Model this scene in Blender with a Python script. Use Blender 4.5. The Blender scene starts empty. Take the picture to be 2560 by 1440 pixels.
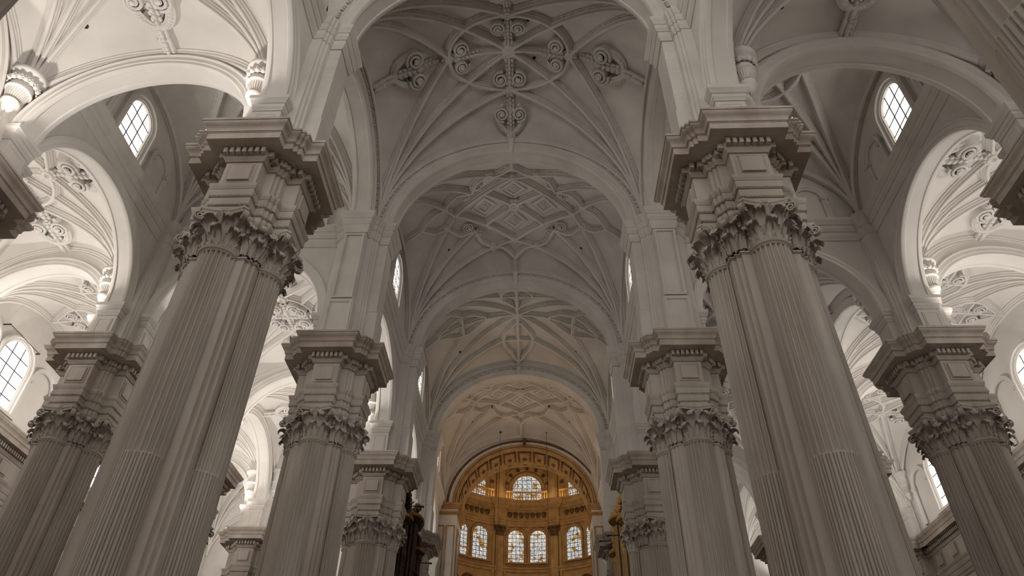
import bpy, math, random
import numpy as np
from mathutils import Vector, Matrix

random.seed(7)
PI = math.pi
rad = math.radians
SC = bpy.context.scene
COL = SC.collection

# ------------------------------------------------------------------ measures
A_ = 7.55                      # nave axis to nave piers
W_ = 10.7                      # nave pier to aisle pier
XO = 27.9                      # outer wall pier centre
ROWS = {-1: 3.95, 0: 14.66, 1: 25.25, 2: 35.95, 3: 46.7, 4: 58.2}
Z_LOW = 21.9                   # springing of the low (aisle) arches
Z_HI = 27.6                    # springing of the high (nave) arches
KROW = {-1: 1.05, 0: 1.05, 1: 1.03, 2: .955, 3: .89, 4: .86}     # rise of the nave arches
KBAY = {-1: 1.0, 0: 1.0, 1: .955, 2: .91, 3: .885}                # rise of the nave vaults

# ------------------------------------------------------------------ camera
cam = bpy.data.cameras.new('camera')
co = bpy.data.objects.new('camera', cam)
COL.objects.link(co)
pit, yaw, rol = 0.6697, -0.0593, 0.0296
cp, sp, cy_, sy_, cr, sr = math.cos(pit), math.sin(pit), math.cos(yaw), math.sin(yaw), math.cos(rol), math.sin(rol)
fw = Vector((sy_ * cp, cy_ * cp, sp))
rt = Vector((cy_, -sy_, 0))
up = rt.cross(fw)
r2 = rt * cr + up * sr
u2 = up * cr - rt * sr
co.matrix_world = Matrix(((r2.x, u2.x, -fw.x, 1.185), (r2.y, u2.y, -fw.y, 0), (r2.z, u2.z, -fw.z, 1.6), (0, 0, 0, 1)))
cam.sensor_width = 36
cam.lens = 1736.37 / 2560 * 36
cam.shift_x = 28.1 / 2560
cam.shift_y = 90.04 / 2560
cam.clip_end = 500
SC.camera = co

# ------------------------------------------------------------------ world, exposure
wd = bpy.data.worlds.new('world')
SC.world = wd
wd.use_nodes = True
wd.node_tree.nodes['Background'].inputs[0].default_value = (1.0, 0.945, 0.885, 1)
wd.node_tree.nodes['Background'].inputs[1].default_value = 1.5
SC.view_settings.view_transform = 'Standard'
SC.view_settings.look = 'None'
SC.view_settings.exposure = 0.34
SC.view_settings.gamma = 1.0
SC.view_settings.use_curve_mapping = False
cyc = SC.cycles
cyc.max_bounces = 4
cyc.diffuse_bounces = 3
cyc.use_light_tree = True
cyc.glossy_bounces = 1
cyc.transmission_bounces = 1
cyc.caustics_reflective = False
cyc.caustics_refractive = False
cyc.use_adaptive_sampling = True
cyc.adaptive_threshold = 0.06
cyc.adaptive_min_samples = 16
cyc.use_denoising = True


def lamp(kind, name, loc, power, color=(1, .93, .85), target=None, size=.3, spot=None, size_y=None):
    d = bpy.data.lights.new(name, kind)
    d.energy = power
    d.color = color
    if kind == 'AREA':
        d.size = size
        if size_y:
            d.shape = 'RECTANGLE'
            d.size_y = size_y
    else:
        d.shadow_soft_size = size
    if spot:
        d.spot_size = rad(spot)
        d.spot_blend = .6
    o = bpy.data.objects.new(name, d)
    COL.objects.link(o)
    o.location = loc
    if target:
        o.rotation_euler = (Vector(target) - Vector(loc)).to_track_quat('-Z', 'Y').to_euler()
    return o


# ------------------------------------------------------------------ materials
MAT = {}


def new_mat(name):
    m = bpy.data.materials.new(name)
    m.use_nodes = True
    MAT[name] = m
    return m, m.node_tree.nodes, m.node_tree.links, m.node_tree.nodes['Principled BSDF']


def stone(name, c1, c2, scale=1.2, rough=.85, bump=.12, streak=0.0, c3=None):
    m, n, l, b = new_mat(name)
    geo = n.new('ShaderNodeNewGeometry')
    mp = n.new('ShaderNodeMapping')
    mp.inputs['Scale'].default_value = (1, 1, 1 - streak)
    l.new(geo.outputs['Position'], mp.inputs['Vector'])
    t = n.new('ShaderNodeTexNoise')
    t.inputs['Scale'].default_value = scale
    t.inputs['Detail'].default_value = 3
    t.inputs['Roughness'].default_value = .62
    l.new(mp.outputs[0], t.inputs['Vector'])
    r = n.new('ShaderNodeValToRGB')
    r.color_ramp.elements[0].position = .32
    r.color_ramp.elements[1].position = .70
    r.color_ramp.elements[0].color = (*c1, 1)
    r.color_ramp.elements[1].color = (*c2, 1)
    l.new(t.outputs['Fac'], r.inputs[0])
    out = r.outputs[0]
    if c3:
        t2 = n.new('ShaderNodeTexNoise')
        t2.inputs['Scale'].default_value = scale * .23
        t2.inputs['Detail'].default_value = 2
        l.new(mp.outputs[0], t2.inputs['Vector'])
        r2_ = n.new('ShaderNodeValToRGB')
        r2_.color_ramp.elements[0].position = .45
        r2_.color_ramp.elements[1].position = .72
        l.new(t2.outputs['Fac'], r2_.inputs[0])
        mx = n.new('ShaderNodeMixRGB')
        mx.inputs[2].default_value = (*c3, 1)
        l.new(r2_.outputs[0], mx.inputs[0])
        l.new(out, mx.inputs[1])
        out = mx.outputs[0]
    l.new(out, b.inputs['Base Color'])
    b.inputs['Roughness'].default_value = rough
    b.inputs['Specular IOR Level'].default_value = .25
    if bump:
        t3 = n.new('ShaderNodeTexNoise')
        t3.inputs['Scale'].default_value = 14
        t3.inputs['Detail'].default_value = 2
        l.new(geo.outputs['Position'], t3.inputs['Vector'])
        bp = n.new('ShaderNodeBump')
        bp.inputs['Strength'].default_value = bump
        bp.inputs['Distance'].default_value = .03
        l.new(t3.outputs['Fac'], bp.inputs['Height'])
        l.new(bp.outputs[0], b.inputs['Normal'])
    return m


def plain(name, c, rough=.6, metal=0.0, emit=None, strength=1.0):
    m, n, l, b = new_mat(name)
    b.inputs['Base Color'].default_value = (*c, 1)
    b.inputs['Roughness'].default_value = rough
    b.inputs['Metallic'].default_value = metal
    if emit:
        b.inputs['Emission Color'].default_value = (*emit, 1)
        b.inputs['Emission Strength'].default_value = strength
    return m


stone('plaster', (0.642, 0.608, 0.571), (0.723, 0.689, 0.651), .5, .9, .08)
stone('limewash', (0.587, 0.553, 0.516), (0.687, 0.653, 0.612), .7, .88, .10, .3)
stone('pier_stone', (0.50, 0.448, 0.40), (0.665, 0.612, 0.56), 1.6, .82, .2, .82, (0.40, 0.345, 0.30))
stone('cornice_stone', (0.47, 0.412, 0.36), (0.625, 0.565, 0.505), 1.9, .85, .2, .2, (0.36, 0.295, 0.242))
stone('floor_stone', (.52, .47, .42), (.66, .61, .55), .8, .5, .1)
stone('gold_stone', (.31, .18, .075), (.48, .30, .135), 1.4, .6, .2, .2)
stone('gold_dark', (.065, .03, .012), (.19, .10, .038), 2.5, .55, .3)
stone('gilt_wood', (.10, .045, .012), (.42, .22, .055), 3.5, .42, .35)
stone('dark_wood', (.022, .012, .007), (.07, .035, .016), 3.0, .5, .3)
plain('gilding', (.58, .34, .10), .45, .25)
plain('iron', (.03, .028, .026), .5, .3)
plain('hole', (.03, .02, .015), .9)
plain('lead', (.05, .05, .055), .6)
plain('pipe_metal', (.38, .24, .09), .45, .25)
plain('lamp_housing', (.05, .05, .05), .5)
plain('lamp_glass', (.9, .9, .9), .3, 0, (1, .95, .88), 6)


def glass(name, ramp, scale, strength, stretch=1.0):
    m, n, l, b = new_mat(name)
    geo = n.new('ShaderNodeNewGeometry')
    t = n.new('ShaderNodeTexNoise')
    t.inputs['Scale'].default_value = scale
    t.inputs['Detail'].default_value = 3.5
    t.inputs['Roughness'].default_value = .7
    t.inputs['Distortion'].default_value = .8
    l.new(geo.outputs['Position'], t.inputs['Vector'])
    r = n.new('ShaderNodeValToRGB')
    r.color_ramp.interpolation = 'LINEAR'
    els = r.color_ramp.elements
    els[0].position, els[0].color = ramp[0][0], (*ramp[0][1], 1)
    els[1].position, els[1].color = ramp[-1][0], (*ramp[-1][1], 1)
    for p, c in ramp[1:-1]:
        e = els.new(p)
        e.color = (*c, 1)
    l.new(t.outputs['Fac'], r.inputs[0])
    l.new(r.outputs[0], b.inputs['Emission Color'])
    b.inputs['Emission Strength'].default_value = strength
    b.inputs['Base Color'].default_value = (.2, .2, .2, 1)
    b.inputs['Roughness'].default_value = .15
    return m


glass('clear_glass', [(.25, (.62, .60, .58)), (.45, (.95, .90, .83)), (.75, (1, .96, .9))], 3.0, 1.9)
m, n, l, b_ = new_mat('stained_glass')
geo = n.new('ShaderNodeNewGeometry')
t1 = n.new('ShaderNodeTexNoise')
t1.inputs['Scale'].default_value = 1.15
t1.inputs['Detail'].default_value = 2.5
t1.inputs['Distortion'].default_value = .6
t2 = n.new('ShaderNodeTexNoise')
t2.inputs['Scale'].default_value = 7.5
t2.inputs['Detail'].default_value = 3
t2.inputs['Distortion'].default_value = 1.2
for t in (t1, t2):
    l.new(geo.outputs['Position'], t.inputs['Vector'])
r1 = n.new('ShaderNodeValToRGB')
els = r1.color_ramp.elements
els[0].position, els[0].color = .28, (.10, .05, .02, 1)
els[1].position, els[1].color = .70, (.80, .78, .74, 1)
for p_, c_ in ((.34, (.55, .27, .06)), (.385, (.50, .26, .07)), (.41, (.74, .72, .68)), (.56, (.86, .84, .80)), (.60, (.56, .63, .69)), (.63, (.57, .64, .69)), (.655, (.82, .80, .76))):
    els.new(p_).color = (*c_, 1)
r3 = n.new('ShaderNodeValToRGB')
e3 = r3.color_ramp.elements
e3[0].position, e3[0].color = .36, (.10, .10, .11, 1)
e3[1].position, e3[1].color = .56, (1, 1, 1, 1)
e3.new(.46).color = (.55, .54, .53, 1)
mx = n.new('ShaderNodeMixRGB')
mx.blend_type = 'MULTIPLY'
mx.inputs[0].default_value = 1
l.new(t1.outputs['Fac'], r1.inputs[0])
l.new(t2.outputs['Fac'], r3.inputs[0])
l.new(r1.outputs[0], mx.inputs[1])
l.new(r3.outputs[0], mx.inputs[2])
l.new(mx.outputs[0], b_.inputs['Emission Color'])
b_.inputs['Emission Strength'].default_value = .72
b_.inputs['Base Color'].default_value = (.1, .1, .1, 1)
b_.inputs['Roughness'].default_value = .2


for k in ('stained_glass', 'clear_glass', 'lamp_glass'):
    MAT[k].cycles.emission_sampling = 'NONE'

# ------------------------------------------------------------------ mesh tools
class MB:
    def __init__(s):
        s.v, s.f = [], []

    def add(s, v, f):
        k = len(s.v)
        s.v += [tuple(p) for p in v]
        s.f += [tuple(i + k for i in q) for q in f]
        return s

    def box(s, x0, x1, y0, y1, z0, z1):
        return s.add([(x0, y0, z0), (x1, y0, z0), (x1, y1, z0), (x0, y1, z0), (x0, y0, z1), (x1, y0, z1), (x1, y1, z1), (x0, y1, z1)],
                     [(0, 3, 2, 1), (4, 5, 6, 7), (0, 1, 5, 4), (1, 2, 6, 5), (2, 3, 7, 6), (3, 0, 4, 7)])

    def grid(s, rows, close_u=False, close_v=False):
        nr, nc = len(rows), len(rows[0])
        v = [p for r in rows for p in r]
        f = []
        for i in range(nr if close_v else nr - 1):
            for j in range(nc if close_u else nc - 1):
                a, b = i, (i + 1) % nr
                c, d = j, (j + 1) % nc
                f.append((a * nc + c, a * nc + d, b * nc + d, b * nc + c))
        return s.add(v, f)

    def merge(s, o, M=None):
        if M is None:
            return s.add(o.v, o.f)
        return s.add([tuple(M @ Vector(p)) for p in o.v], o.f)

    def mesh(s, name, smooth=32):
        me = bpy.data.meshes.new(name)
        me.from_pydata(s.v, [], s.f)
        me.update()
        if smooth:
            me.polygons.foreach_set('use_smooth', [True] * len(me.polygons))
            me.set_sharp_from_angle(angle=rad(smooth))
        return me


CACHE = {}


def fix_normals(me):
    import bmesh
    bm = bmesh.new()
    bm.from_mesh(me)
    bmesh.ops.recalc_face_normals(bm, faces=bm.faces)
    bm.to_mesh(me)
    bm.free()
    return me


def ob(name, me, mat=None, parent=None, loc=(0, 0, 0), rz=0.0, kind=None, rot=None, scale=None):
    if isinstance(me, MB):
        me = me.mesh(name)
    if mat is not None and me is not None:
        if not me.materials:
            me.materials.append(MAT[mat])
        elif me.materials[0] is not MAT[mat]:
            k = (me.name, mat)
            if k not in CACHE:
                CACHE[k] = me.copy()
                CACHE[k].materials[0] = MAT[mat]
            me = CACHE[k]
    o = bpy.data.objects.new(name, me)
    COL.objects.link(o)
    if parent is not None:
        o.parent = parent
    o.location = loc
    o.rotation_euler = rot if rot else (0, 0, rz)
    if scale:
        o.scale = scale
    if kind:
        o['kind'] = kind
    return o


def thing(name, label, cat, loc=(0, 0, 0), rz=0.0, group=None):
    o = ob(name, None, None, None, loc, rz)
    o['label'] = label
    o['category'] = cat
    if group:
        o['group'] = group
    return o


def struct(name, label=None, loc=(0, 0, 0), rz=0.0, me=None, mat=None):
    o = ob(name, me, mat, None, loc, rz, 'structure')
    if label:
        o['label'] = label
    return o


def poly_dirs(poly):
    n = len(poly)
    out = []
    for i in range(n):
        p0, p1, p2 = poly[i - 1], poly[i], poly[(i + 1) % n]
        d = [0.0, 0.0]
        for a, b in ((p0, p1), (p1, p2)):
            ex, ey = b[0] - a[0], b[1] - a[1]
            L = math.hypot(ex, ey) or 1
            d[0] += ey / L
            d[1] += -ex / L
        out.append(d)
    return out


def sweep_poly(poly, prof, mb=None, cap=True):
    """counter-clockwise rectilinear polygon swept by a profile of (outward offset, z)"""
    mb = mb or MB()
    dr = poly_dirs(poly)
    rows = [[(p[0] + d * q[0], p[1] + d * q[1], z) for p, q in zip(poly, dr)] for d, z in prof]
    mb.grid(rows, close_u=True)
    if cap:
        k = len(mb.v) - len(poly)
        mb.f.append(tuple(range(k, k + len(poly))))
        k0 = len(mb.v) - len(poly) * len(prof)
        mb.f.append(tuple(reversed(range(k0, k0 + len(poly)))))
    return mb


def sweep_line(L, prof, mb=None):
    """profile (offset towards -y, z) run along x from -L/2 to L/2"""
    mb = mb or MB()
    rows = [[(-L / 2, -d, z), (L / 2, -d, z)] for d, z in prof]
    return mb.grid(rows)


def frames_sweep(path, frames, prof, mb=None, closed=False, ends=False):
    """prof (t, n): point = p + t*lateral + n*normal"""
    mb = mb or MB()
    rows = []
    for p, (lat, nor) in zip(path, frames):
        rows.append([tuple(p + lat * t + nor * n) for t, n in prof])
    mb.grid(rows, close_v=closed)
    if ends and not closed:
        k = len(prof)
        b = len(mb.v)
        mb.f.append(tuple(range(b - k * len(rows), b - k * len(rows) + k)))
        mb.f.append(tuple(reversed(range(b - k, b))))
    return mb


def tube(path, radius, seg=6, mb=None, caps=True):
    mb = mb or MB()
    pts = [Vector(p) for p in path]
    rows = []
    for i, p in enumerate(pts):
        t = (pts[min(i + 1, len(pts) - 1)] - pts[max(i - 1, 0)]).normalized()
        a = Vector((0, 0, 1)) if abs(t.z) < .9 else Vector((1, 0, 0))
        x = t.cross(a).normalized()
        y = x.cross(t)
        r = radius[i] if isinstance(radius, (list, tuple)) else radius
        rows.append([tuple(p + x * (r * math.cos(2 * PI * k / seg)) + y * (r * math.sin(2 * PI * k / seg))) for k in range(seg)])
    mb.grid(rows, close_u=True)
    if caps:
        b = len(mb.v)
        mb.f.append(tuple(range(b - seg, b)))
        mb.f.append(tuple(reversed(range(b - seg * len(rows), b - seg * len(rows) + seg))))
    return mb


def lathe(prof, seg=24, a0=0.0, a1=2 * PI, mb=None):
    mb = mb or MB()
    full = abs(a1 - a0 - 2 * PI) < 1e-6
    m = seg if full else seg + 1
    rows = [[(r * math.cos(a0 + (a1 - a0) * k / seg), r * math.sin(a0 + (a1 - a0) * k / seg), z) for k in range(m)] for r, z in prof]
    return mb.grid(rows, close_u=full)


def blob(mb, c, r, sx=1, sy=1, sz=1, n=6, m=4):
    rows = []
    for i in range(m + 1):
        th = PI * i / m
        rows.append([(c[0] + sx * r * math.sin(th) * math.cos(2 * PI * k / n), c[1] + sy * r * math.sin(th) * math.sin(2 * PI * k / n),
                      c[2] + sz * r * math.cos(th)) for k in range(n)])
    return mb.grid(rows, close_u=True)


# ------------------------------------------------------------------ ornament meshes
def leaf_mb(h, w, curl=.2, lean=.12, nu=11, nv=14):
    """acanthus leaf rising along +z, face towards -y, lobed edge, tip rolling out to -y"""
    rows = []
    cr_ = curl * .55
    for i in range(nv + 1):
        v = i / nv
        if v < .68:
            t = v / .68
            y = -lean * t ** 1.5
            z = (h - cr_) * t
        else:
            a = (v - .68) / .32 * PI * 1.15
            y = -lean - cr_ * (1 - math.cos(a))
            z = h - cr_ + cr_ * math.sin(a)
        env = (.78 + .30 * math.sin(PI * min(1, v * 1.2))) * (1.0 if v < .7 else math.sqrt(max(0.0, 1 - ((v - .7) / .32) ** 2)) * .85 + .15)
        lob = abs(math.sin(v * PI * 4.5))
        row = []
        for j in range(nu):
            u = -1 + 2 * j / (nu - 1)
            e = abs(u)
            ww = w * .5 * env * (1 - .24 * (1 - lob) * max(0, e - .45) / .55)
            rel = -.055 * (1 - e) ** 1.5 + .030 * math.cos(e * PI * 3) * (.4 + .6 * lob) - .045 * lob * e ** 3
            row.append((ww * u, y + rel, z - .10 * h * e * e * (1 - .5 * lob)))
        rows.append(row)
    return MB().grid(rows)


def volute_mb(r0, r1, turns, th, height, n=None):
    """rolled ribbon in the xy plane, standing along +z, eye at the origin, start at angle 0"""
    n = n or int(turns * 14)
    rows = []
    for i in range(n + 1):
        s = i / n
        a = s * turns * 2 * PI
        r = r0 * (1 - s) + r1 * s
        c, d = math.cos(a), math.sin(a)
        hh = height * (1 + .25 * s)
        rows.append([((r + th / 2) * c, (r + th / 2) * d, 0), ((r + th / 2) * c, (r + th / 2) * d, hh * .92), (r * c, r * d, hh),
                     ((r - th / 2) * c, (r - th / 2) * d, hh * .92), ((r - th / 2) * c, (r - th / 2) * d, 0)])
    m = MB().grid(rows)
    blob(m, (0, 0, height * 1.15), r1 * 1.3, 1, 1, .8, 8, 4)
    return m


def cached(key, fn, smooth=32):
    if key not in CACHE:
        r = fn()
        CACHE[key] = r.mesh(key, smooth) if isinstance(r, MB) else r
    return CACHE[key]


LEAF1 = lambda: cached('acanthus_leaf_small', lambda: leaf_mb(.58, .40, .22, .10), 70)
LEAF2 = lambda: cached('acanthus_leaf_tall', lambda: leaf_mb(.98, .42, .26, .15), 70)


def corner_volute_mb(reach=.86, z0=.62, z1=1.2, r=.13, w=.075):
    """stalk rising from the bell then rolling into a volute under the abacus corner; lies in the (-y, z) plane"""
    path = []
    for i in range(8):
        s = i / 7
        path.append((0, -.50 - (reach - .13 - .50) * s ** 1.7, z0 + (z1 - z0) * s))
    cy, cz = -(reach - .13), z1 - r
    for i in range(1, 27):
        s = i / 26
        a = s * 2 * PI * 1.7
        rr = r * (1 - .8 * s)
        path.append((0, cy - rr * math.sin(a), cz + rr * math.cos(a)))
    mb = MB()
    rows = []
    pts = [Vector(p) for p in path]
    for i, p in enumerate(pts):
        t = (pts[min(i + 1, len(pts) - 1)] - pts[max(i - 1, 0)]).normalized()
        nrm = Vector((0, -t.z, t.y))
        ww = w * (.75 + .5 * min(1, i / 9))
        rows.append([tuple(p + Vector((-ww, 0, 0)) + nrm * -.02), tuple(p + Vector((-ww, 0, 0)) + nrm * .02), tuple(p + Vector((0, 0, 0)) + nrm * .012),
                     tuple(p + Vector((ww, 0, 0)) + nrm * .02), tuple(p + Vector((ww, 0, 0)) + nrm * -.02)])
    mb.grid(rows, close_u=True)
    return mb


def abacus_mb(R=.98, mid=.62, z0=1.2, z1=1.38):
    """concave-sided abacus over a half capital (front towards -y, back edge at y=+.1)"""
    out = []
    c = R * math.sqrt(.5) * 1.03
    k = 8
    out.append((-c * 1.0, .12))
    for i in range(k + 1):                                   # left side, concave
        s = i / k
        x = -c + (c - mid) * math.sin(PI * min(1, max(0, s))) * (.85)
        out.append((x, .10 - (c + .02 - .06 + .10) * s * .96))
    for i in range(k + 1):
        s = i / k
        x = -c + .10 + (2 * c - .20) * s
        y = -c - .04 + (c + .04 - mid) * math.sin(PI * s)
        out.append((x, y))
    for i in range(k + 1):
        s = 1 - i / k
        x = c - (c - mid) * math.sin(PI * s) * .85
        out.append((x, .10 - (c + .02 - .06 + .10) * s * .96))
    out.append((c, .12))
    rows = []
    for d, z in ((.93, z0), (.95, z0 + .07), (.97, z0 + .09), (1.0, z0 + .11), (1.0, z1), (.6, z1 + .005)):
        rows.append([(x * d, y * d, z) for x, y in out])
    mb = MB()
    mb.grid(rows, close_u=True)
    n = len(out)
    mb.f.append(tuple(range(n)))
    return mb


def bell_mb():
    return lathe([(.53, -.02), (.57, 0), (.575, .03), (.53, .06), (.505, .10), (.505, .5), (.53, .85), (.58, 1.1), (.64, 1.2), (.62, 1.24)], 24, PI - .2, 2 * PI + .2)


def fleuron_mb():
    m = MB()
    blob(m, (0, -.62, 1.31), .075, 1, .8, 1, 8, 4)
    for k in range(6):
        a = 2 * PI * k / 6
        blob(m, (.10 * math.cos(a), -.60, 1.31 + .10 * math.sin(a)), .06, 1, .8, 1, 6, 4)
    return m


CAP_LEAVES = [(1, rad(a)) for a in (-84, -42, 0, 42, 84)] + [(2, rad(a)) for a in (-63, -21, 21, 63)]


def capital_full(parent, loc, rz):
    """half-column capital, leaves as sub-parts; origin on the column axis at capital foot"""
    c = ob('capital', cached('capital_bell', lambda: bell_mb().merge(abacus_mb())), 'pier_stone', parent, loc, rz)
    for t, a in CAP_LEAVES:
        me = LEAF1() if t == 1 else LEAF2()
        ob('acanthus_leaf', me, 'pier_stone', c, (.51 * math.sin(a), -.51 * math.cos(a), .05), a)
    for a in (-45, 45):
        ob('corner_volute', cached('corner_volute', lambda: corner_volute_mb(1.06, .62, 1.2, .15, .055), 50), 'pier_stone', c, (0, 0, 0), rad(a))
    for a in (-15, 15):
        ob('inner_volute', cached('inner_volute', lambda: corner_volute_mb(.74, .66, 1.19, .105, .038), 50), 'pier_stone', c, (0, 0, 0), rad(a))
    ob('fleuron', cached('fleuron', fleuron_mb, 60), 'pier_stone', c)
    return c


def capital_joined():
    m = MB().merge(bell_mb()).merge(abacus_mb())
    for t, a in CAP_LEAVES:
        l = leaf_mb(.58, .40, .22, .10, 5, 9) if t == 1 else leaf_mb(.98, .42, .26, .15, 5, 9)
        m.merge(l, Matrix.Translation((.51 * math.sin(a), -.51 * math.cos(a), .05)) @ Matrix.Rotation(a, 4, 'Z'))
    for a in (-45, 45):
        m.merge(corner_volute_mb(1.06, .62, 1.2, .15, .055), Matrix.Rotation(rad(a), 4, 'Z'))
    for a in (-15, 15):
        m.merge(corner_volute_mb(.74, .66, 1.19, .105, .038), Matrix.Rotation(rad(a), 4, 'Z'))
    m.merge(fleuron_mb())
    return m


# pier plan ---------------------------------------------------------
def quad(pts):
    """pts for the -y/+x quadrant -> whole polygon, counter-clockwise"""
    out = []
    for k in range(4):
        c, s = [(1, 0), (0, 1), (-1, 0), (0, -1)][k]
        out += [(x * c - y * s, x * s + y * c) for x, y in pts]
    return out


CORE = [(.82, -1.03), (.82, -.925), (.925, -.925), (.925, -.82), (1.03, -.82)]
ENT = quad([(.55, -1.46), (.55, -1.03)] + CORE + [(1.03, -.55), (1.46, -.55)])
COREP = quad(CORE)
SHAFTP = quad([(.77, -1.0), (.77, -.885), (.885, -.885), (.885, -.77), (1.0, -.77)])

ARCH_PROF = [(-.25, 16.28), (0, 16.28), (0, 16.47), (.025, 16.475), (.05, 16.53), (.05, 16.79), (.075, 16.795), (.10, 16.86), (.10, 17.09), (.115, 17.10),
             (.14, 17.17), (.155, 17.20), (.165, 17.29), (-.05, 17.33)]
CORN_PROF = [(0, 18.40), (.05, 18.42), (.07, 18.48), (.11, 18.52), (.13, 18.56), (.13, 18.84), (.30, 18.84), (.31, 18.86), (.58, 18.86), (.58, 19.12),
             (.60, 19.125), (.60, 19.15), (.625, 19.16), (.625, 19.19), (.63, 19.25), (.65, 19.31), (.69, 19.36), (.74, 19.40), (.77, 19.45), (.775, 19.50), (.80, 19.51), (.80, 19.60), (-.6, 19.64)]


def along(poly, d, step, fn):
    dr = poly_dirs(poly)
    pts = [(p[0] + d * q[0], p[1] + d * q[1]) for p, q in zip(poly, dr)]
    n = len(pts)
    for i in range(n):
        a, b = Vector(pts[i]), Vector(pts[(i + 1) % n])
        L = (b - a).length
        k = max(1, int(round(L / step)))
        t = (b - a).normalized()
        for j in range(k):
            fn(a + t * (L * (j + .5) / k), math.atan2(t.y, t.x), L / k)


def dentils_mb(poly):
    m = MB()

    def f(p, ang, st):
        c, s = math.cos(ang), math.sin(ang)
        hw, d = st * .29, .16
        vs = []
        for z in (18.60, 18.82):
            for (u, v) in ((-hw, .02), (hw, .02), (hw, -d), (-hw, -d)):
                vs.append((p.x + c * u - s * v, p.y + s * u + c * v, z))
        m.add(vs, [(0, 1, 2, 3), (7, 6, 5, 4), (0, 4, 5, 1), (1, 5, 6, 2), (2, 6, 7, 3), (3, 7, 4, 0)])
    along(poly, .13, .185, f)
    return m


def beads_mb(poly, rows=((.03, 16.50), (.08, 16.83))):
    m = MB()
    for d, z in rows:
        def f(p, ang, st):
            r = .042
            m.add([(p.x + r, p.y, z), (p.x, p.y + r, z), (p.x - r, p.y, z), (p.x, p.y - r, z), (p.x, p.y, z + r), (p.x, p.y, z - r)],
                  [(0, 1, 4), (1, 2, 4), (2, 3, 4), (3, 0, 4), (1, 0, 5), (2, 1, 5), (3, 2, 5), (0, 3, 5)])
        along(poly, d + .008, .078, f)
    return m


def half_column_mb():
    zs, z1 = 3.4, 14.78

    def R(z):
        return .565 - .030 * max(0, (z - zs) / (z1 - zs)) ** 1.25
    nf, sub = 14, 12
    a0 = -105
    levels = []
    for z in np.linspace(3.4, 8.5, 5):
        levels.append((z, 'low', 1))
    levels += [(8.58, 'low', .7), (8.62, 'low', 0), (8.63, 'up', 0), (8.67, 'up', .75), (8.74, 'up', 1)]
    for z in np.linspace(9.2, 14.55, 7):
        levels.append((z, 'up', 1))
    levels += [(14.64, 'up', 1), (14.69, 'up', .85), (14.725, 'up', .5), (14.735, 'up', 0), (14.80, 'up', 0)]
    rows = []
    for z, kind, q in levels:
        row = []
        for i in range(nf):
            for j in range(sub):
                s = -1 + 2 * j / sub
                th = rad(a0 + (i + j / sub) * 15)
                e = s / .78
                if abs(e) >= 1:
                    d = 0
                elif kind == 'up':
                    d = .092 * math.sqrt(1 - e * e)
                else:
                    d = .045 if .55 < abs(e) < 1 else .004
                r = R(z) - d * q
                row.append((r * math.sin(th), -r * math.cos(th), z))
        rows.append([p for p in reversed(row)][::-1])
    m = MB().grid(rows)
    # astragal
    lathe([(.53, 14.75), (.55, 14.76), (.55, 14.78), (.57, 14.79), (.59, 14.815), (.59, 14.84), (.57, 14.865), (.52, 14.9)], 24, PI - .3, 2 * PI + .3, m)
    # attic base
    lathe([(.70, 3.0), (.70, 3.1), (.74, 3.16), (.70, 3.22), (.63, 3.26), (.62, 3.30), (.66, 3.34), (.64, 3.38), (.585, 3.42)], 24, PI - .3, 2 * PI + .3, m)
    return m


def panel_mb(w, h, t=.05, rim=.10):
    """raised picture-frame moulding with a raised field, face to -y, centred"""
    m = MB()
    outer = [(-w, -h), (w, -h), (w, h), (-w, h)]
    rows = []
    for inset, d in ((0, 0), (0, -.02), (.03, -.035), (.05, -.015), (rim, -.012), (rim + .015, -t), (rim + .03, -t)):
        rows.append([(x - math.copysign(inset, x), d, z - math.copysign(inset, z)) for x, z in outer])
    m.grid(rows, close_u=True)
    k = len(m.v)
    m.f.append((k - 4, k - 3, k - 2, k - 1))
    return m


def rectpoly(hw, y0, y1):
    return [(-hw, y0), (hw, y0), (hw, y1), (-hw, y1)]


CAPP = [(0, 26.30), (.04, 26.31), (.05, 26.40), (.09, 26.47), (.11, 26.55), (.11, 26.78), (.15, 26.80), (.18, 26.92), (.20, 26.95), (.20, 27.14), (.24, 27.17),
        (.27, 27.30), (.32, 27.38), (.34, 27.44), (.34, 27.56), (.30, 27.60), (-.3, 27.62)]
LOWP = [(0, 21.20), (.03, 21.21), (.04, 21.30), (.08, 21.36), (.08, 21.50), (.12, 21.53), (.16, 21.64), (.20, 21.70), (.20, 21.86), (.17, 21.90), (-.3, 21.92)]


def corbel_mb():
    m = lathe([(.02, 22.25), (.12, 22.28), (.20, 22.40), (.22, 22.5), (.27, 22.55), (.31, 22.62), (.31, 22.70), (.26, 22.74), (.24, 22.8), (.34, 23.15), (.40, 23.25),
               (.44, 23.28), (.44, 23.36), (.40, 23.40), (.38, 23.44), (.42, 23.85), (.50, 24.0), (.58, 24.06), (.60, 24.12), (.60, 24.22), (.56, 24.27), (0, 24.3)], 28)
    return m


def corbel_orn_mb():
    m = MB()
    for k in range(26):                      # fluted band
        a = 2 * PI * k / 26
        r0, r1 = .255, .36
        tube([(r0 * math.cos(a), r0 * math.sin(a), 22.80), (r1 * math.cos(a), r1 * math.sin(a), 23.2)], .025, 5, m)
    return m


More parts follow.
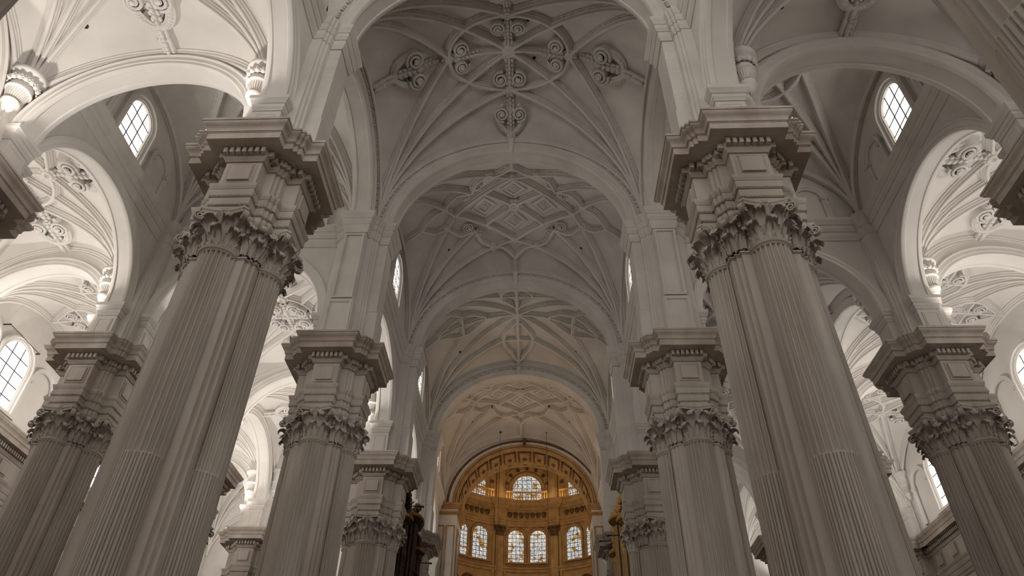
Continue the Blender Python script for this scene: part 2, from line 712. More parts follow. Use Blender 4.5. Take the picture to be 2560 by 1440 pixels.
def head_mb():
    m = MB()
    blob(m, (0, 0, 0), .11, .85, .8, 1.1, 8, 6)
    blob(m, (0, -.09, -.01), .025, .8, 1.2, 1.5, 6, 4)
    for s in (-1, 1):
        blob(m, (s * .10, 0, .05), .06, 1, .8, 1.2, 6, 4)
        blob(m, (s * .15, .02, -.06), .06, 1.2, .6, .9, 6, 4)
        blob(m, (s * .035, -.085, .025), .015, 1, 1, 1, 6, 4)
    blob(m, (0, -.02, .10), .075, 1.2, .9, .6, 8, 4)
    blob(m, (0, -.085, -.055), .02, 1.3, .6, .5, 6, 4)
    return m


def pier(name, label, x, y, tall=(), low=(), detail=True, core_top=27.6, corbels=(), panel_on=(), group='clustered stone piers', light='limewash', full=True, heads=True):
    """sides: 0 = -y (west), 1 = +x, 2 = +y, 3 = -x"""
    t = thing('clustered_pier', label, 'pier', (x, y, 0), 0, group)
    ob('pedestal', cached('pier_pedestal', lambda: sweep_poly(ENT, [(.35, 0), (.35, .5), (.28, .58), (.22, .7), (.22, 2.5), (.3, 2.6), (.34, 2.75), (.34, 2.95), (.1, 3.02)])), 'pier_stone', t)
    ob('shaft_core', cached('pier_core', lambda: sweep_poly(SHAFTP, [(0, 2.9), (0, 14.75), (.02, 14.76), (.02, 14.78), (.045, 14.79), (.05, 14.84), (0, 14.88), (0, 15.9), (.04, 16.0), (.10, 16.1), (.13, 16.2), (.13, 16.30)])), 'pier_stone', t)
    for k in range(4):
        c, s = math.sin(k * PI / 2), -math.cos(k * PI / 2)
        loc = (.92 * c, .92 * s, 0)
        ob('half_column', cached('half_column', half_column_mb, 13), 'pier_stone', t, loc, k * PI / 2)
        if detail:
            capital_full(t, (loc[0], loc[1], 14.88), k * PI / 2)
        else:
            ob('capital', cached('capital_joined', capital_joined, 50), 'pier_stone', t, (loc[0], loc[1], 14.88), k * PI / 2)
        # corner capital between the columns
        cc = ob('corner_capital', cached('corner_capital', lambda: corner_capital_mb(), 50), 'pier_stone', t, (0, 0, 14.88), k * PI / 2)
        ob('frieze_panel', cached('frieze_panel', lambda: panel_mb(.43, .42, .085, .09)), 'pier_stone', t, (1.465 * c, 1.465 * s, 17.88), k * PI / 2)
    ob('architrave', cached('architrave', lambda: sweep_poly(ENT, ARCH_PROF)), 'pier_stone', t)
    ob('bead_molding', cached('bead_molding', lambda: beads_mb(ENT)), 'pier_stone', t, kind='stuff')
    ob('frieze', cached('frieze', lambda: sweep_poly(ENT, [(0, 17.3), (0, 18.42)], cap=False)), 'pier_stone', t)
    ob('cornice', cached('cornice', lambda: sweep_poly(ENT, CORN_PROF)), 'cornice_stone', t)
    ob('dentil_course', cached('dentil_course', lambda: dentils_mb(ENT)), 'cornice_stone', t, kind='stuff')
    # attic
    if core_top > 27:
        ob('attic_core', cached('attic_core_tall', lambda: sweep_poly(COREP, [(0.02, 19.5), (.02, 21.9), (-.01, 21.97)] + [(d * .75, z) for d, z in CAPP])), light, t)
    else:
        ob('attic_core', cached('attic_core_low', lambda: sweep_poly(COREP, [(0, 19.5), (0, 25.2)])), light, t)
    for k in range(4):
        rz = k * PI / 2
        c, s = math.sin(rz), -math.cos(rz)
        if k in tall:
            p = ob('attic_pilaster', cached('attic_pilaster', lambda: sweep_poly(rectpoly(.53, -1.44, -.8), [(.09, 19.5), (.09, 21.82), (.06, 21.86), (.06, 21.92), (0, 21.97), (0, 26.3)])), light, t, (0, 0, 0), rz)
            ob('pilaster_capital', cached('pilaster_capital', lambda: sweep_poly(rectpoly(.55, -1.46, -.8), CAPP)), light, p)
            for j in range(7 if k not in panel_on else 0):
                ob('ashlar_block', cached('ashlar_block', lambda: ashlar_mb()), light, p, (0, 0, 21.98 + j * .617))
            if k in panel_on:
                ob('sunk_panel', cached('sunk_panel', lambda: sunk_mb(.40, 4.05, 24.14)), light, p)
                ob('pedestal_panel', cached('attic_ped_panel', lambda: sunk_mb(.46, 1.9, 20.85, 1.535)), light, p)
        else:
            p = ob('attic_pedestal', cached('attic_pedestal', lambda: sweep_poly(rectpoly(.47, -1.36, -.8), [(.05, 19.5), (.05, 19.75), (0, 19.8), (0, 21.2)])), light, t, (0, 0, 0), rz)
            ob('pedestal_cap', cached('pedestal_cap', lambda: sweep_poly(rectpoly(.47, -1.36, -.8), LOWP)), light, p)
            ob('pedestal_panel', cached('pedestal_panel', lambda: panel_mb(.33, .52, .03, .06)), light, p, (0, -1.362, 20.5))
    for k in corbels:                        # corner k lies between side k and side k+1
        rz = k * PI / 2
        M = Matrix.Rotation(rz, 4, 'Z') @ Vector((.93, -.93, 0))
        cb = ob('vault_corbel', cached('vault_corbel', corbel_mb, 40), 'plaster', t, (M.x, M.y, 0))
        ob('fluted_band', cached('corbel_flutes', corbel_orn_mb), 'plaster', cb)
        if heads:
            for j in range(7):
                a = rz - PI / 4 + (j - 3) * .42
                ob('carved_head', cached('carved_head', head_mb, 60), 'plaster', cb, (.47 * math.sin(a + PI / 2), -.47 * math.cos(a + PI / 2), 23.66), a + PI / 2)
    return t


def corner_capital_mb():
    m = MB()
    for (x, y, a, h, w) in ((.68, -1.05, 0, .56, .34), (1.05, -.68, 90, .56, .34), (.90, -.92, 45, .56, .36), (.80, -1.0, 20, .92, .36), (1.0, -.80, 70, .92, .36)):
        l = leaf_mb(h, w, .2, .10, 7, 11)
        m.merge(l, Matrix.Translation((x, y, .02)) @ Matrix.Rotation(rad(a), 4, 'Z'))
    for (x, y, a) in ((.62, -.72, 12), (.72, -.62, 78), (.55, -.55, 45)):
        v = corner_volute_mb(.74, .7, 1.19, .11, .06)
        m.merge(v, Matrix.Translation((x, y, 0)) @ Matrix.Rotation(rad(a), 4, 'Z'))
    return m


def ashlar_mb():
    hw, y0, z1, b = .545, -1.455, .6145, .005
    m = MB()
    rows = []
    for i, z in ((b, 0), (0, b), (0, z1 - b), (b, z1)):
        rows.append([(-hw + i, -.9, z), (-hw + i, y0 + i, z), (hw - i, y0 + i, z), (hw - i, -.9, z)])
    return m.grid(rows)


def sunk_mb(w, h, zc, y=1.47):
    """frame border standing proud round a sunk field"""
    m = MB()
    h2 = h / 2
    outer = [(-w - .09, -h2 - .05), (w + .09, -h2 - .05), (w + .09, h2 + .05), (-w - .09, h2 + .05)]
    rows = []
    for inset, d in ((0, 0), (0, -.05), (.07, -.05), (.09, -.035), (.11, -.005)):
        rows.append([(x - math.copysign(inset, x), -y + d, zc + z - math.copysign(inset, z)) for x, z in outer])
    return m.grid(rows, close_u=True)


# ------------------------------------------------------------------ arches
def arch_mb(r, ht, top, seg=36, flush=True, panels=True):
    """semicircular arch ring in the xz plane, centre at the origin, half thickness ht along y, solid from r to r+top"""
    f = ([(-ht, r + top)] if flush else [(-ht + .14, r + top), (-ht + .14, r + .52)]) + [(-ht, r + .50), (-ht - .05, r + .48), (-ht - .07, r + .42), (-ht - .02, r + .39), (-ht, r + .36), (-ht, r + .20), (-ht + .04, r + .17),
         (-ht + .04, r + .03), (-ht + .09, r)]
    if panels:
        f += [(-ht + .22, r), (-ht + .25, r + .045)]
    prof = f + [(-t, q) for t, q in reversed(f)]
    rows = []
    for i in range(seg + 1):
        a = PI * i / seg
        rows.append([(q * math.cos(a), t, q * math.sin(a)) for t, q in prof])
    m = MB().grid(rows, close_u=True)
    return m


def arch_dentils(r, y, seg):
    m = MB()
    for i in range(seg):
        if i % 4 == 3:
            continue
        a = PI * (i + .5) / seg
        c, s = math.cos(a), math.sin(a)
        hw = r * PI / seg * .30
        vs = []
        for q in (r - .07, r + .07):
            for (u, v) in ((-hw, -.0), (hw, -.0), (hw, -.10), (-hw, -.10)):
                vs.append((c * q - s * u, y + v, s * q + c * u))
        m.add(vs, [(0, 1, 2, 3), (7, 6, 5, 4), (0, 4, 5, 1), (1, 5, 6, 2), (2, 6, 7, 3), (3, 7, 4, 0)])
    return m


def console_mb():
    m = MB()
    rows = []
    for y, z, w in ((-.50, .95, .16), (-.72, .93, .16), (-.78, .80, .16), (-.72, .62, .14), (-.66, .45, .13), (-.68, .25, .12), (-.66, .12, .11), (-.55, .03, .10), (-.40, .0, .10)):
        rows.append([(-w, y, z), (-w * .4, y - .03, z), (w * .4, y - .03, z), (w, y, z)])
    m.grid(rows)
    for s in (-1, 1):
        m.add([(s * r[0][0] * -1, r[0][1], r[0][2]) for r in rows] + [(s * .16, -.4, .9), (s * .16, -.4, .1)], [])
        for i in range(len(rows) - 1):
            a, b = rows[i], rows[i + 1]
            m.add([(s * a[3][0], a[3][1], a[3][2]), (s * b[3][0], b[3][1], b[3][2]), (s * b[3][0], -.35, b[3][2]), (s * a[3][0], -.35, a[3][2])], [(0, 1, 2, 3)])
    return m


def low_arch(label, x, y, rz, r, group='low arches of the aisles', mat='plaster', top=1.22, ht=.5, flush=True):
    t = thing('stone_arch', label, 'arch', (x, y, Z_LOW), rz, group)
    ob('arch_ring', cached('low_arch_%.2f_%.2f_%.2f_%d' % (r, top, ht, flush), lambda: arch_mb(r, ht, top, flush=flush)), mat, t)
    return t


def high_arch(label, x, y, rz, r, kz=1.0, ht=.55, top=.85, mat='limewash', dent=True, console=True, group='high arches of the nave'):
    t = thing('stone_arch', label, 'arch', (x, y, Z_HI), rz, group)
    t.scale = (1, 1, kz)
    ob('arch_ring', cached('high_arch_%.2f_%.2f_%.2f_%d' % (r, ht, top, console), lambda: arch_mb(r, ht, top, 48, flush=console)), mat, t)
    if dent:
        ob('dentil_molding', cached('arch_dent_%.2f_%.2f' % (r, ht), lambda: arch_dentils(r + .66, -ht, 150)), mat, t, kind='stuff')
    if console:
        ob('keystone_console', cached('keystone_console', console_mb), mat, t, (0, 0, r - .12))
    return t


def wall_arch_mb(L, r, zs, z0, z1, th, seg=32):
    """wall slab in the xz plane, length L, from z0 to z1, with a semicircular-headed hole of radius r springing at zs"""
    m = MB()
    arc = [(r * math.cos(PI * i / seg), zs + r * math.sin(PI * i / seg)) for i in range(seg + 1)]
    for y, fl in ((-th, 1), (th, 0)):
        def q(a, b, c, d):
            v = [(p[0], y, p[1]) for p in (a, b, c, d)]
            m.add(v, [(0, 1, 2, 3) if fl else (3, 2, 1, 0)])
        q((-L / 2, z0), (-r, z0), (-r, z1), (-L / 2, z1))
        q((r, z0), (L / 2, z0), (L / 2, z1), (r, z1))
        for i in range(seg):
            a, b = arc[i], arc[i + 1]
            q((b[0], b[1]), (a[0], a[1]), (a[0], z1), (b[0], z1))
    for i in range(seg):
        a, b = arc[i], arc[i + 1]
        m.add([(a[0], -th, a[1]), (b[0], -th, b[1]), (b[0], th, b[1]), (a[0], th, a[1])], [(0, 1, 2, 3)])
    return m


def string_course(parent, L, face, rz=0.0, loc=(0, 0, 0), mat='limewash', name='string_course'):
    pr = [(face + d * 1.25, z) for d, z in CAPP[:-1]] + [(face - .05, 27.62)]
    pr = [(face - .02, 26.28)] + pr
    return ob(name, sweep_line(L, pr), mat, parent, loc, rz)


# ------------------------------------------------------------------ vaults
RIB = [(-.19, .03), (-.19, -.07), (-.14, -.10), (-.12, -.17), (-.075, -.20), (-.065, -.29), (-.03, -.32), (.03, -.32), (.065, -.29), (.075, -.20), (.12, -.17), (.14, -.10), (.19, -.07), (.19, .03)]


class Vault:
    def __init__(s, name, label, cx, cy, zs, hx, hy, kz=1.0, mat='plaster', rib_w=1.0, level=0.0):
        s.hx, s.hy, s.R = hx, hy, math.hypot(hx, hy)
        s.level = level
        s.o = struct(name, label, (cx, cy, zs))
        s.o.scale = (1, 1, kz)
        s.mat = mat
        s.rw = rib_w if level else rib_w * 1.22
        s.beads = not level
        s.bd = MB()
        n = 36
        us = [math.sin(-PI / 2 + PI * i / n) for i in range(n + 1)]
        rows = [[(hx * u, hy * v, s.z(hx * u, hy * v)) for u in us] for v in us]
        rows = [list(reversed(r)) for r in rows]
        ob('vault_web', MB().grid(rows).mesh('vault_web', 60), mat, s.o)

    def z(s, x, y):
        if s.level:                          # level ridges, arches on all four sides
            u, v = x / s.hx, y / s.hy
            return s.level * (math.sqrt(max(1 - u * u * v * v, 0)) + .06 * max(0, 1 - u * u) * max(0, 1 - v * v))
        return math.sqrt(max(s.R ** 2 - x * x - y * y, 0))

    def N(s, x, y):
        if not s.level:
            return s.P(x, y).normalized()
        x = max(-s.hx * .985, min(s.hx * .985, x))
        y = max(-s.hy * .985, min(s.hy * .985, y))
        e = .02
        gx = (s.z(x + e, y) - s.z(x - e, y)) / (2 * e)
        gy = (s.z(x, y + e) - s.z(x, y - e)) / (2 * e)
        return Vector((-gx, -gy, 1)).normalized()

    def P(s, x, y):
        return Vector((x, y, s.z(x, y)))

    def rib(s, plan, w=1.0, beads=True, name='rib', closed=False, depth=1.0):
        pts = [s.P(*p) for p in plan]
        fr = []
        n = len(pts)
        for i, p in enumerate(pts):
            if closed:
                t = pts[(i + 1) % n] - pts[i - 1]
            else:
                t = pts[min(i + 1, n - 1)] - pts[max(i - 1, 0)]
            nn = s.N(*plan[i])
            lat = t.normalized().cross(nn).normalized()
            fr.append((lat, nn))
        w *= s.rw
        pr = [(t * w, d * depth * s.rw) for t, d in RIB]
        m = frames_sweep(pts, fr, pr, closed=closed)
        o = ob(name, m, s.mat, s.o)
        if beads and s.beads:
            acc = 0
            for i in range(n if closed else n - 1):
                p, q = pts[i], pts[(i + 1) % n]
                L = (q - p).length
                lat, nn = fr[i]
                while acc < L:
                    if int((acc + i * 7) * 10) % 5:
                        c = p + (q - p) * (acc / L)
                        t = (q - p).normalized()
                        for sd in (-1, 1):
                            b = c + lat * (sd * .135 * w) - nn * (.125 * depth)
                            vs = []
                            for dn in (-.045, .045):
                                for (u, v) in ((-.04, -.035), (.04, -.035), (.04, .035), (-.04, .035)):
                                    vs.append(tuple(b + t * u + lat * v + nn * dn))
                            s.bd.add(vs, [(0, 1, 2, 3), (7, 6, 5, 4), (0, 4, 5, 1), (1, 5, 6, 2), (2, 6, 7, 3), (3, 7, 4, 0)])
                    acc += .15
                acc -= L
        return o

    def line(s, a, b, **k):
        n = max(6, int(math.hypot(b[0] - a[0], b[1] - a[1]) / .3))
        # denser towards the springing, where the sphere is steep
        ts = [1 - (1 - i / n) ** 1.0 for i in range(n + 1)]
        return s.rib([(a[0] + (b[0] - a[0]) * t, a[1] + (b[1] - a[1]) * t) for t in ts], **k)

    def corner_line(s, sx, sy, b, lead=.02, **k):
        a = (sx * (s.hx - lead), sy * (s.hy - lead))
        n = 26
        ts = [(i / n) ** 1.8 for i in range(n + 1)]
        return s.rib([(a[0] + (b[0] - a[0]) * t, a[1] + (b[1] - a[1]) * t) for t in ts], **k)

    def ring(s, c, rx, ry, n=40, **k):
        return s.rib([(c[0] + rx * math.cos(2 * PI * i / n), c[1] + ry * math.sin(2 * PI * i / n)) for i in range(n)], closed=True, **k)

    def curve(s, pts, **k):
        """Catmull-Rom through plan points"""
        out = []
        q = [pts[0]] + list(pts) + [pts[-1]]
        for i in range(1, len(q) - 2):
            for j in range(6):
                t = j / 6
                p0, p1, p2, p3 = q[i - 1], q[i], q[i + 1], q[i + 2]
                out.append(tuple(.5 * (2 * p1[d] + (p2[d] - p0[d]) * t + (2 * p0[d] - 5 * p1[d] + 4 * p2[d] - p3[d]) * t * t + (3 * p1[d] - p0[d] - 3 * p2[d] + p3[d]) * t ** 3) for d in (0, 1)))
        out.append(pts[-1])
        return s.rib(out, **k)

    def place(s, x, y, ang, me, name, scale=1.0, drop=.05, parent=None, mat=None, mirror=False):
        """put a mesh whose +z points into the room on the vault at plan (x, y); ang = plan heading of its local +x"""
        p = s.P(x, y)
        n = -s.N(x, y)
        h = Vector((math.cos(ang), math.sin(ang), 0))
        ex = (h - n * h.dot(n)).normalized()
        ey = n.cross(ex)
        M = Matrix((ex, ey, n)).transposed().to_4x4()
        M.translation = p + n * (-drop)
        o = ob(name, me, mat or s.mat, s.o)
        o.matrix_local = M @ Matrix.Scale(scale, 4) @ (Matrix.Scale(-1, 4, (0, 1, 0)) if mirror else Matrix())
        return o

    def boss(s, x, y, r=.45, name='boss'):
        return s.place(x, y, 0, cached('boss_%.2f' % r, lambda: boss_mb(r), 45), name, drop=-.1)

    def wall_ribs(s, w=1.1):
        for sy in (-1, 1):
            s.rib([(s.hx * math.sin(-PI / 2 + PI * i / 40), sy * (s.hy - .03)) for i in range(41)], w=w, name='wall_rib')
        for sx in (-1, 1):
            s.rib([(sx * (s.hx - .03), s.hy * math.sin(-PI / 2 + PI * i / 40)) for i in range(41)], w=w, name='wall_rib')

    def hole(s, x, y):
        s.place(x, y, 0, cached('vault_hole', lambda: lathe([(.0, .02), (.09, .02), (.09, -.05)], 10)), 'vent_hole', mat='hole', drop=-.02)

    def finish(s):
        if s.bd.v:
            ob('bead_molding', s.bd.mesh('bead_molding', 0), s.mat, s.o, kind='stuff')


def boss_mb(r):
    m = lathe([(r * 1.15, -.2), (r * 1.15, .10), (r, .16), (r * .8, .18), (r * .72, .26), (r * .4, .30), (r * .3, .24), (r * .16, .22), (.0, .34)], 20)
    for k in range(10):
        a = 2 * PI * k / 10
        blob(m, (r * 1.02 * math.cos(a), r * 1.02 * math.sin(a), .16), r * .26, 1, 1, .8, 6, 4)
    return m


def stem_mb(L, w=.16, h=.30, n=None):
    """foliate stem from the origin along +x"""
    n = n or max(4, int(L / .22))
    rows = []
    for i in range(13):
        t = i / 12
        ww = w * (1.0 - .35 * t)
        rows.append([(L * t, -ww, -.05), (L * t, -ww, h * .45), (L * t, -ww * .3, h), (L * t, ww * .3, h), (L * t, ww, h * .45), (L * t, ww, -.05)])
    m = MB().grid(rows)
    for i in range(n):
        x = L * (i + .5) / n
        sc = .11 * (1.2 - .5 * i / n)
        for sd in (-1, 1):
            blob(m, (x, sd * w * .95, h * .62), sc, 1.4, .9, .8, 6, 4)
        blob(m, (x + .1, 0, h), sc * .85, 1.2, 1, .8, 6, 4)
    return m


def outer_leaf_mb():
    """crescent of foliage that backs a heart of two volutes; from tip (x=1.5) round to the root"""
    m = MB()
    pts = []
    for i in range(15):
        t = i / 14
        a = -.2 + t * 2.6
        pts.append((.62 + .85 * math.cos(a) - (.15 * t), .10 + .62 * math.sin(a), .16))
    rows = []
    for i, p in enumerate(pts):
        w = .12 + .08 * math.sin(PI * i / 14)
        q = pts[min(i + 1, 14)]
        o = pts[max(i - 1, 0)]
        d = Vector((q[0] - o[0], q[1] - o[1], 0)).normalized()
        nn = Vector((-d.y, d.x, 0))
        P = Vector(p)
        rows.append([tuple(P + nn * w - Vector((0, 0, .22))), tuple(P + nn * w + Vector((0, 0, .05))), tuple(P + Vector((0, 0, .16))), tuple(P - nn * w + Vector((0, 0, .05))), tuple(P - nn * w - Vector((0, 0, .22)))])
    m.grid(rows)
    for i in range(0, 15):
        blob(m, (pts[i][0], pts[i][1], .26), .115, 1.1, 1.1, .7, 6, 4)
    return m


def heart(v, x, y, ang, sc=1.0, stem=1.5, back=True, drop=-.05):
    """heart of two volutes with foliage; ang = plan direction in which it points (towards the wall)"""
    root = v.place(x, y, ang, cached('stem_%.2f' % stem, lambda: stem_mb(stem)), 'scroll_ornament', sc, drop)
    for sd in (-1, 1):
        o = ob('volute', cached('volute_big', lambda: volute_mb(.44, .10, 2.0, .12, .42), 40), v.mat, root, (.35, sd * .52, 0), rot=(0, 0, rad(-20) if sd > 0 else rad(20)), scale=(1, sd, 1))
        if back:
            ob('foliage_crescent', cached('foliage_crescent', outer_leaf_mb, 50), v.mat, root, (0, 0, 0), scale=(1, sd, 1))
    return root


def coffer_mb(w):
    m = MB()
    rows = []
    for d, z in ((1.0, -.1), (1.0, .12), (.86, .14), (.82, .06), (.55, .04), (.52, .12), (.44, .12), (.40, .03)):
        rows.append([(w * d, -w * d, z), (w * d, w * d, z), (-w * d, w * d, z), (-w * d, -w * d, z)])
    m.grid(rows, close_u=True)
    k = len(m.v)
    m.f.append((k - 4, k - 3, k - 2, k - 1))
    for i in range(8):
        a = 2 * PI * i / 8
        blob(m, (w * .22 * math.cos(a), w * .22 * math.sin(a), .06), w * .13, 1, 1, .6, 6, 4)
    blob(m, (0, 0, .08), w * .12, 1, 1, .8, 6, 4)
    return m


SG = [(-1, -1), (1, -1), (1, 1), (-1, 1)]


def pat_ring(v, rx, ry, cen=True, inner=True, outer=True, osc=1.0):
    v.wall_ribs()
    v.ring((0, 0), rx, ry)
    for sx, sy in SG:
        a = math.atan2(sy * v.hy, sx * v.hx)
        k = 1 / math.hypot(math.cos(a) / rx, math.sin(a) / ry)
        v.corner_line(sx, sy, (k * math.cos(a), k * math.sin(a)))
        v.line((0, 0), (k * math.cos(a), k * math.sin(a)))
        v.corner_line(sx, sy, (sx * rx, 0))
        v.corner_line(sx, sy, (0, sy * ry))
    for k, (dx, dy) in enumerate(((1, 0), (0, 1), (-1, 0), (0, -1))):
        rr = rx if dx else ry
        hh = v.hx if dx else v.hy
        ang = math.atan2(dy, dx)
        v.line((0, 0), (dx * rr, dy * rr), w=.8, beads=False)
        v.boss(dx * rr, dy * rr, .32)
        if inner:
            heart(v, dx * (rr - .30), dy * (rr - .30), ang + PI, .95 * osc, 1.7, back=False, drop=-.16)
        if outer:
            q = rr + (1.4 if dx and rr > 3 else 1.0) * osc
            heart(v, dx * q, dy * q, ang, (1.12 if rr > 3 else .95) * osc, 1.5)
            v.place(dx * (q + .2), dy * (q + .2), ang + PI, cached('stem_1.20', lambda: stem_mb(1.2, .15, .26)), 'leaf_stem', osc)
            # tail stem down to the wall
            e = hh - .2
            s0 = q + 1.35 * osc
            k_ = max(1, int((e - s0) / .45))
            for i in range(k_):
                q2 = s0 + (e - s0) * i / k_
                v.place(dx * q2, dy * q2, ang, cached('stem_0.62', lambda: stem_mb(.62, .17, .30)), 'foliate_tail', 1.0, -.02)
            v.place(dx * e, dy * e, ang + PI, cached('stem_0.70', lambda: stem_mb(.7, .14, .26)), 'pendant_stem', 1.0)
    v.boss(0, 0, .5)
    v.finish()


def pat_lattice(v, dx=3.9, dy=2.75, scrolls=True):
    v.wall_ribs()
    c = [(dx, 0), (0, dy), (-dx, 0), (0, -dy)]
    for i in range(4):
        v.line(c[i], c[(i + 1) % 4], w=1.15)
        a, b = c[i], c[(i + 1) % 4]
        m = ((a[0] + b[0]) / 2, (a[1] + b[1]) / 2)
        v.line((0, 0), m, w=1.15)
        v.boss(*c[i], r=.26)
    for px, py in ((dx / 2, 0), (-dx / 2, 0), (0, dy / 2), (0, -dy / 2)):
        p = v.P(px, py)
        n = -v.N(px, py)
        e1 = (v.P(px + .05 * dx, py + .05 * dy) - v.P(px - .05 * dx, py - .05 * dy)).normalized()
        e2 = (v.P(px - .05 * dx, py + .05 * dy) - v.P(px + .05 * dx, py - .05 * dy)).normalized()
        o = ob('coffer', cached('coffer_panel', lambda: coffer_mb(.62), 45), v.mat, v.o)
        M = Matrix((e1, e2, n)).transposed().to_4x4()
        M.translation = p + n * .02
        o.matrix_local = M
    v.boss(0, 0, .5)
    for sx, sy in SG:
        p1, p2, p3, p4 = (sx * 4.5, sy * .85), (sx * 2.7, sy * 1.65), (sx * 1.5, sy * 3.15), (0, sy * 4.0)
        m12 = (sx * 3.7, sy * 1.75)
        m23 = (sx * 2.25, sy * 2.65)
        m34 = (sx * .8, sy * 3.25)
        v.curve([p1, m12, p2])
        v.curve([p2, m23, p3])
        v.curve([p3, m34, p4])
        v.curve([p1, (sx * 5.3, sy * .75), (sx * 6.0, 0)])
        v.line(p3, (0, sy * dy), w=.9)
        v.line(p1, (sx * dx, 0), w=.9)
        for p in (p1, p3):
            v.corner_line(sx, sy, p)
            v.boss(*p, r=.30)
        v.corner_line(sx, sy, p2)
        if scrolls:
            ang = math.atan2(sy * 1.0, sx * 1.0)
            root = v.place(p2[0], p2[1], ang, cached('stem_0.90', lambda: stem_mb(.9)), 'scroll_ornament', .8)
            for sd in (-1, 1):
                ob('volute', cached('volute_big', lambda: volute_mb(.44, .10, 2.0, .12, .42), 40), v.mat, root, (.1, sd * .62, 0), scale=(1, sd, 1))
    for sy in (-1, 1):
        v.line((0, sy * 4.0), (0, sy * (v.hy - .05)), w=.9)
    for sx in (-1, 1):
        v.line((sx * 6.0, 0), (sx * (v.hx - .05), 0), w=.9)
    v.finish()


def pat_circles(v, cx=4.3, cy=2.75, r=1.3, scroll=False):
    v.wall_ribs()
    for sx, sy in SG:
        v.corner_line(sx, sy, (0, 0))
        v.corner_line(sx, sy, (sx * r * .96, sy * cy))
        v.corner_line(sx, sy, (sx * cx, sy * r * .9))
    for k, (dx, dy) in enumerate(((1, 0), (0, 1), (-1, 0), (0, -1))):
        c = (dx * cx, dy * cy)
        hh = v.hx if dx else v.hy
        cc = cx if dx else cy
        tip = .75
        pts = []
        for i in range(41):                  # ring with an ogee tip towards the crown and one towards the wall
            a = 2 * PI * i / 40
            rr = r * (1 + .42 * math.exp(-((1 - math.cos(a)) / .055)) + .42 * math.exp(-((1 + math.cos(a)) / .055)))
            u, w = rr * math.cos(a), rr * math.sin(a) * .92
            pts.append((c[0] + dx * u - dy * w, c[1] + dy * u + dx * w))
        lim = [(max(-v.hx + .05, min(v.hx - .05, p[0])), max(-v.hy + .05, min(v.hy - .05, p[1]))) for p in pts[:-1]]
        v.rib(lim, closed=True)
        v.line((0, 0), (dx * (hh - .05), dy * (hh - .05)))
        v.line((c[0] - dy * r * .9, c[1] + dx * r * .9), (c[0] + dy * r * .9, c[1] - dx * r * .9), w=.9)
        if scroll:
            heart(v, dx * (cc + .2), dy * (cc + .2), math.atan2(dy, dx), .8, .9, back=False)
        v.boss(*c, r=.2)
    v.boss(0, 0, .26)
    v.finish()


# ------------------------------------------------------------------ windows
WIN_N = [0]


def clip_convex(poly, clip):
    for i in range(len(clip)):
        a, b = clip[i], clip[(i + 1) % len(clip)]
        out = []
        for j in range(len(poly)):
            p, q = poly[j - 1], poly[j]
            sp_ = (b[0] - a[0]) * (p[1] - a[1]) - (b[1] - a[1]) * (p[0] - a[0])
            sq_ = (b[0] - a[0]) * (q[1] - a[1]) - (b[1] - a[1]) * (q[0] - a[0])
            if sq_ >= 0:
                if sp_ < 0:
                    t = sp_ / (sp_ - sq_)
                    out.append((p[0] + (q[0] - p[0]) * t, p[1] + (q[1] - p[1]) * t))
                out.append(q)
            elif sp_ >= 0:
                t = sp_ / (sp_ - sq_)
                out.append((p[0] + (q[0] - p[0]) * t, p[1] + (q[1] - p[1]) * t))
        poly = out
        if not poly:
            return []
    return poly


def arch_outline(hw, h, seg=20):
    """window outline: sill at z=0, straight to h, then a semicircle"""
    return [(-hw, 0), (hw, 0)] + [(hw * math.cos(PI * i / seg), h + hw * math.sin(PI * i / seg)) for i in range(seg + 1)]


def u_sweep(hw, h, prof, seg=24):
    """profile (outward offset, depth towards -y) swept up one jamb, round the arch and down the other"""
    rows = [[(hw + o, -d, 0) for o, d in prof]]
    for i in range(seg + 1):
        a = PI * i / seg
        rows.append([((hw + o) * math.cos(a), -d, h + (hw + o) * math.sin(a)) for o, d in prof])
    rows.append([(-hw - o, -d, 0) for o, d in prof])
    return MB().grid(rows)


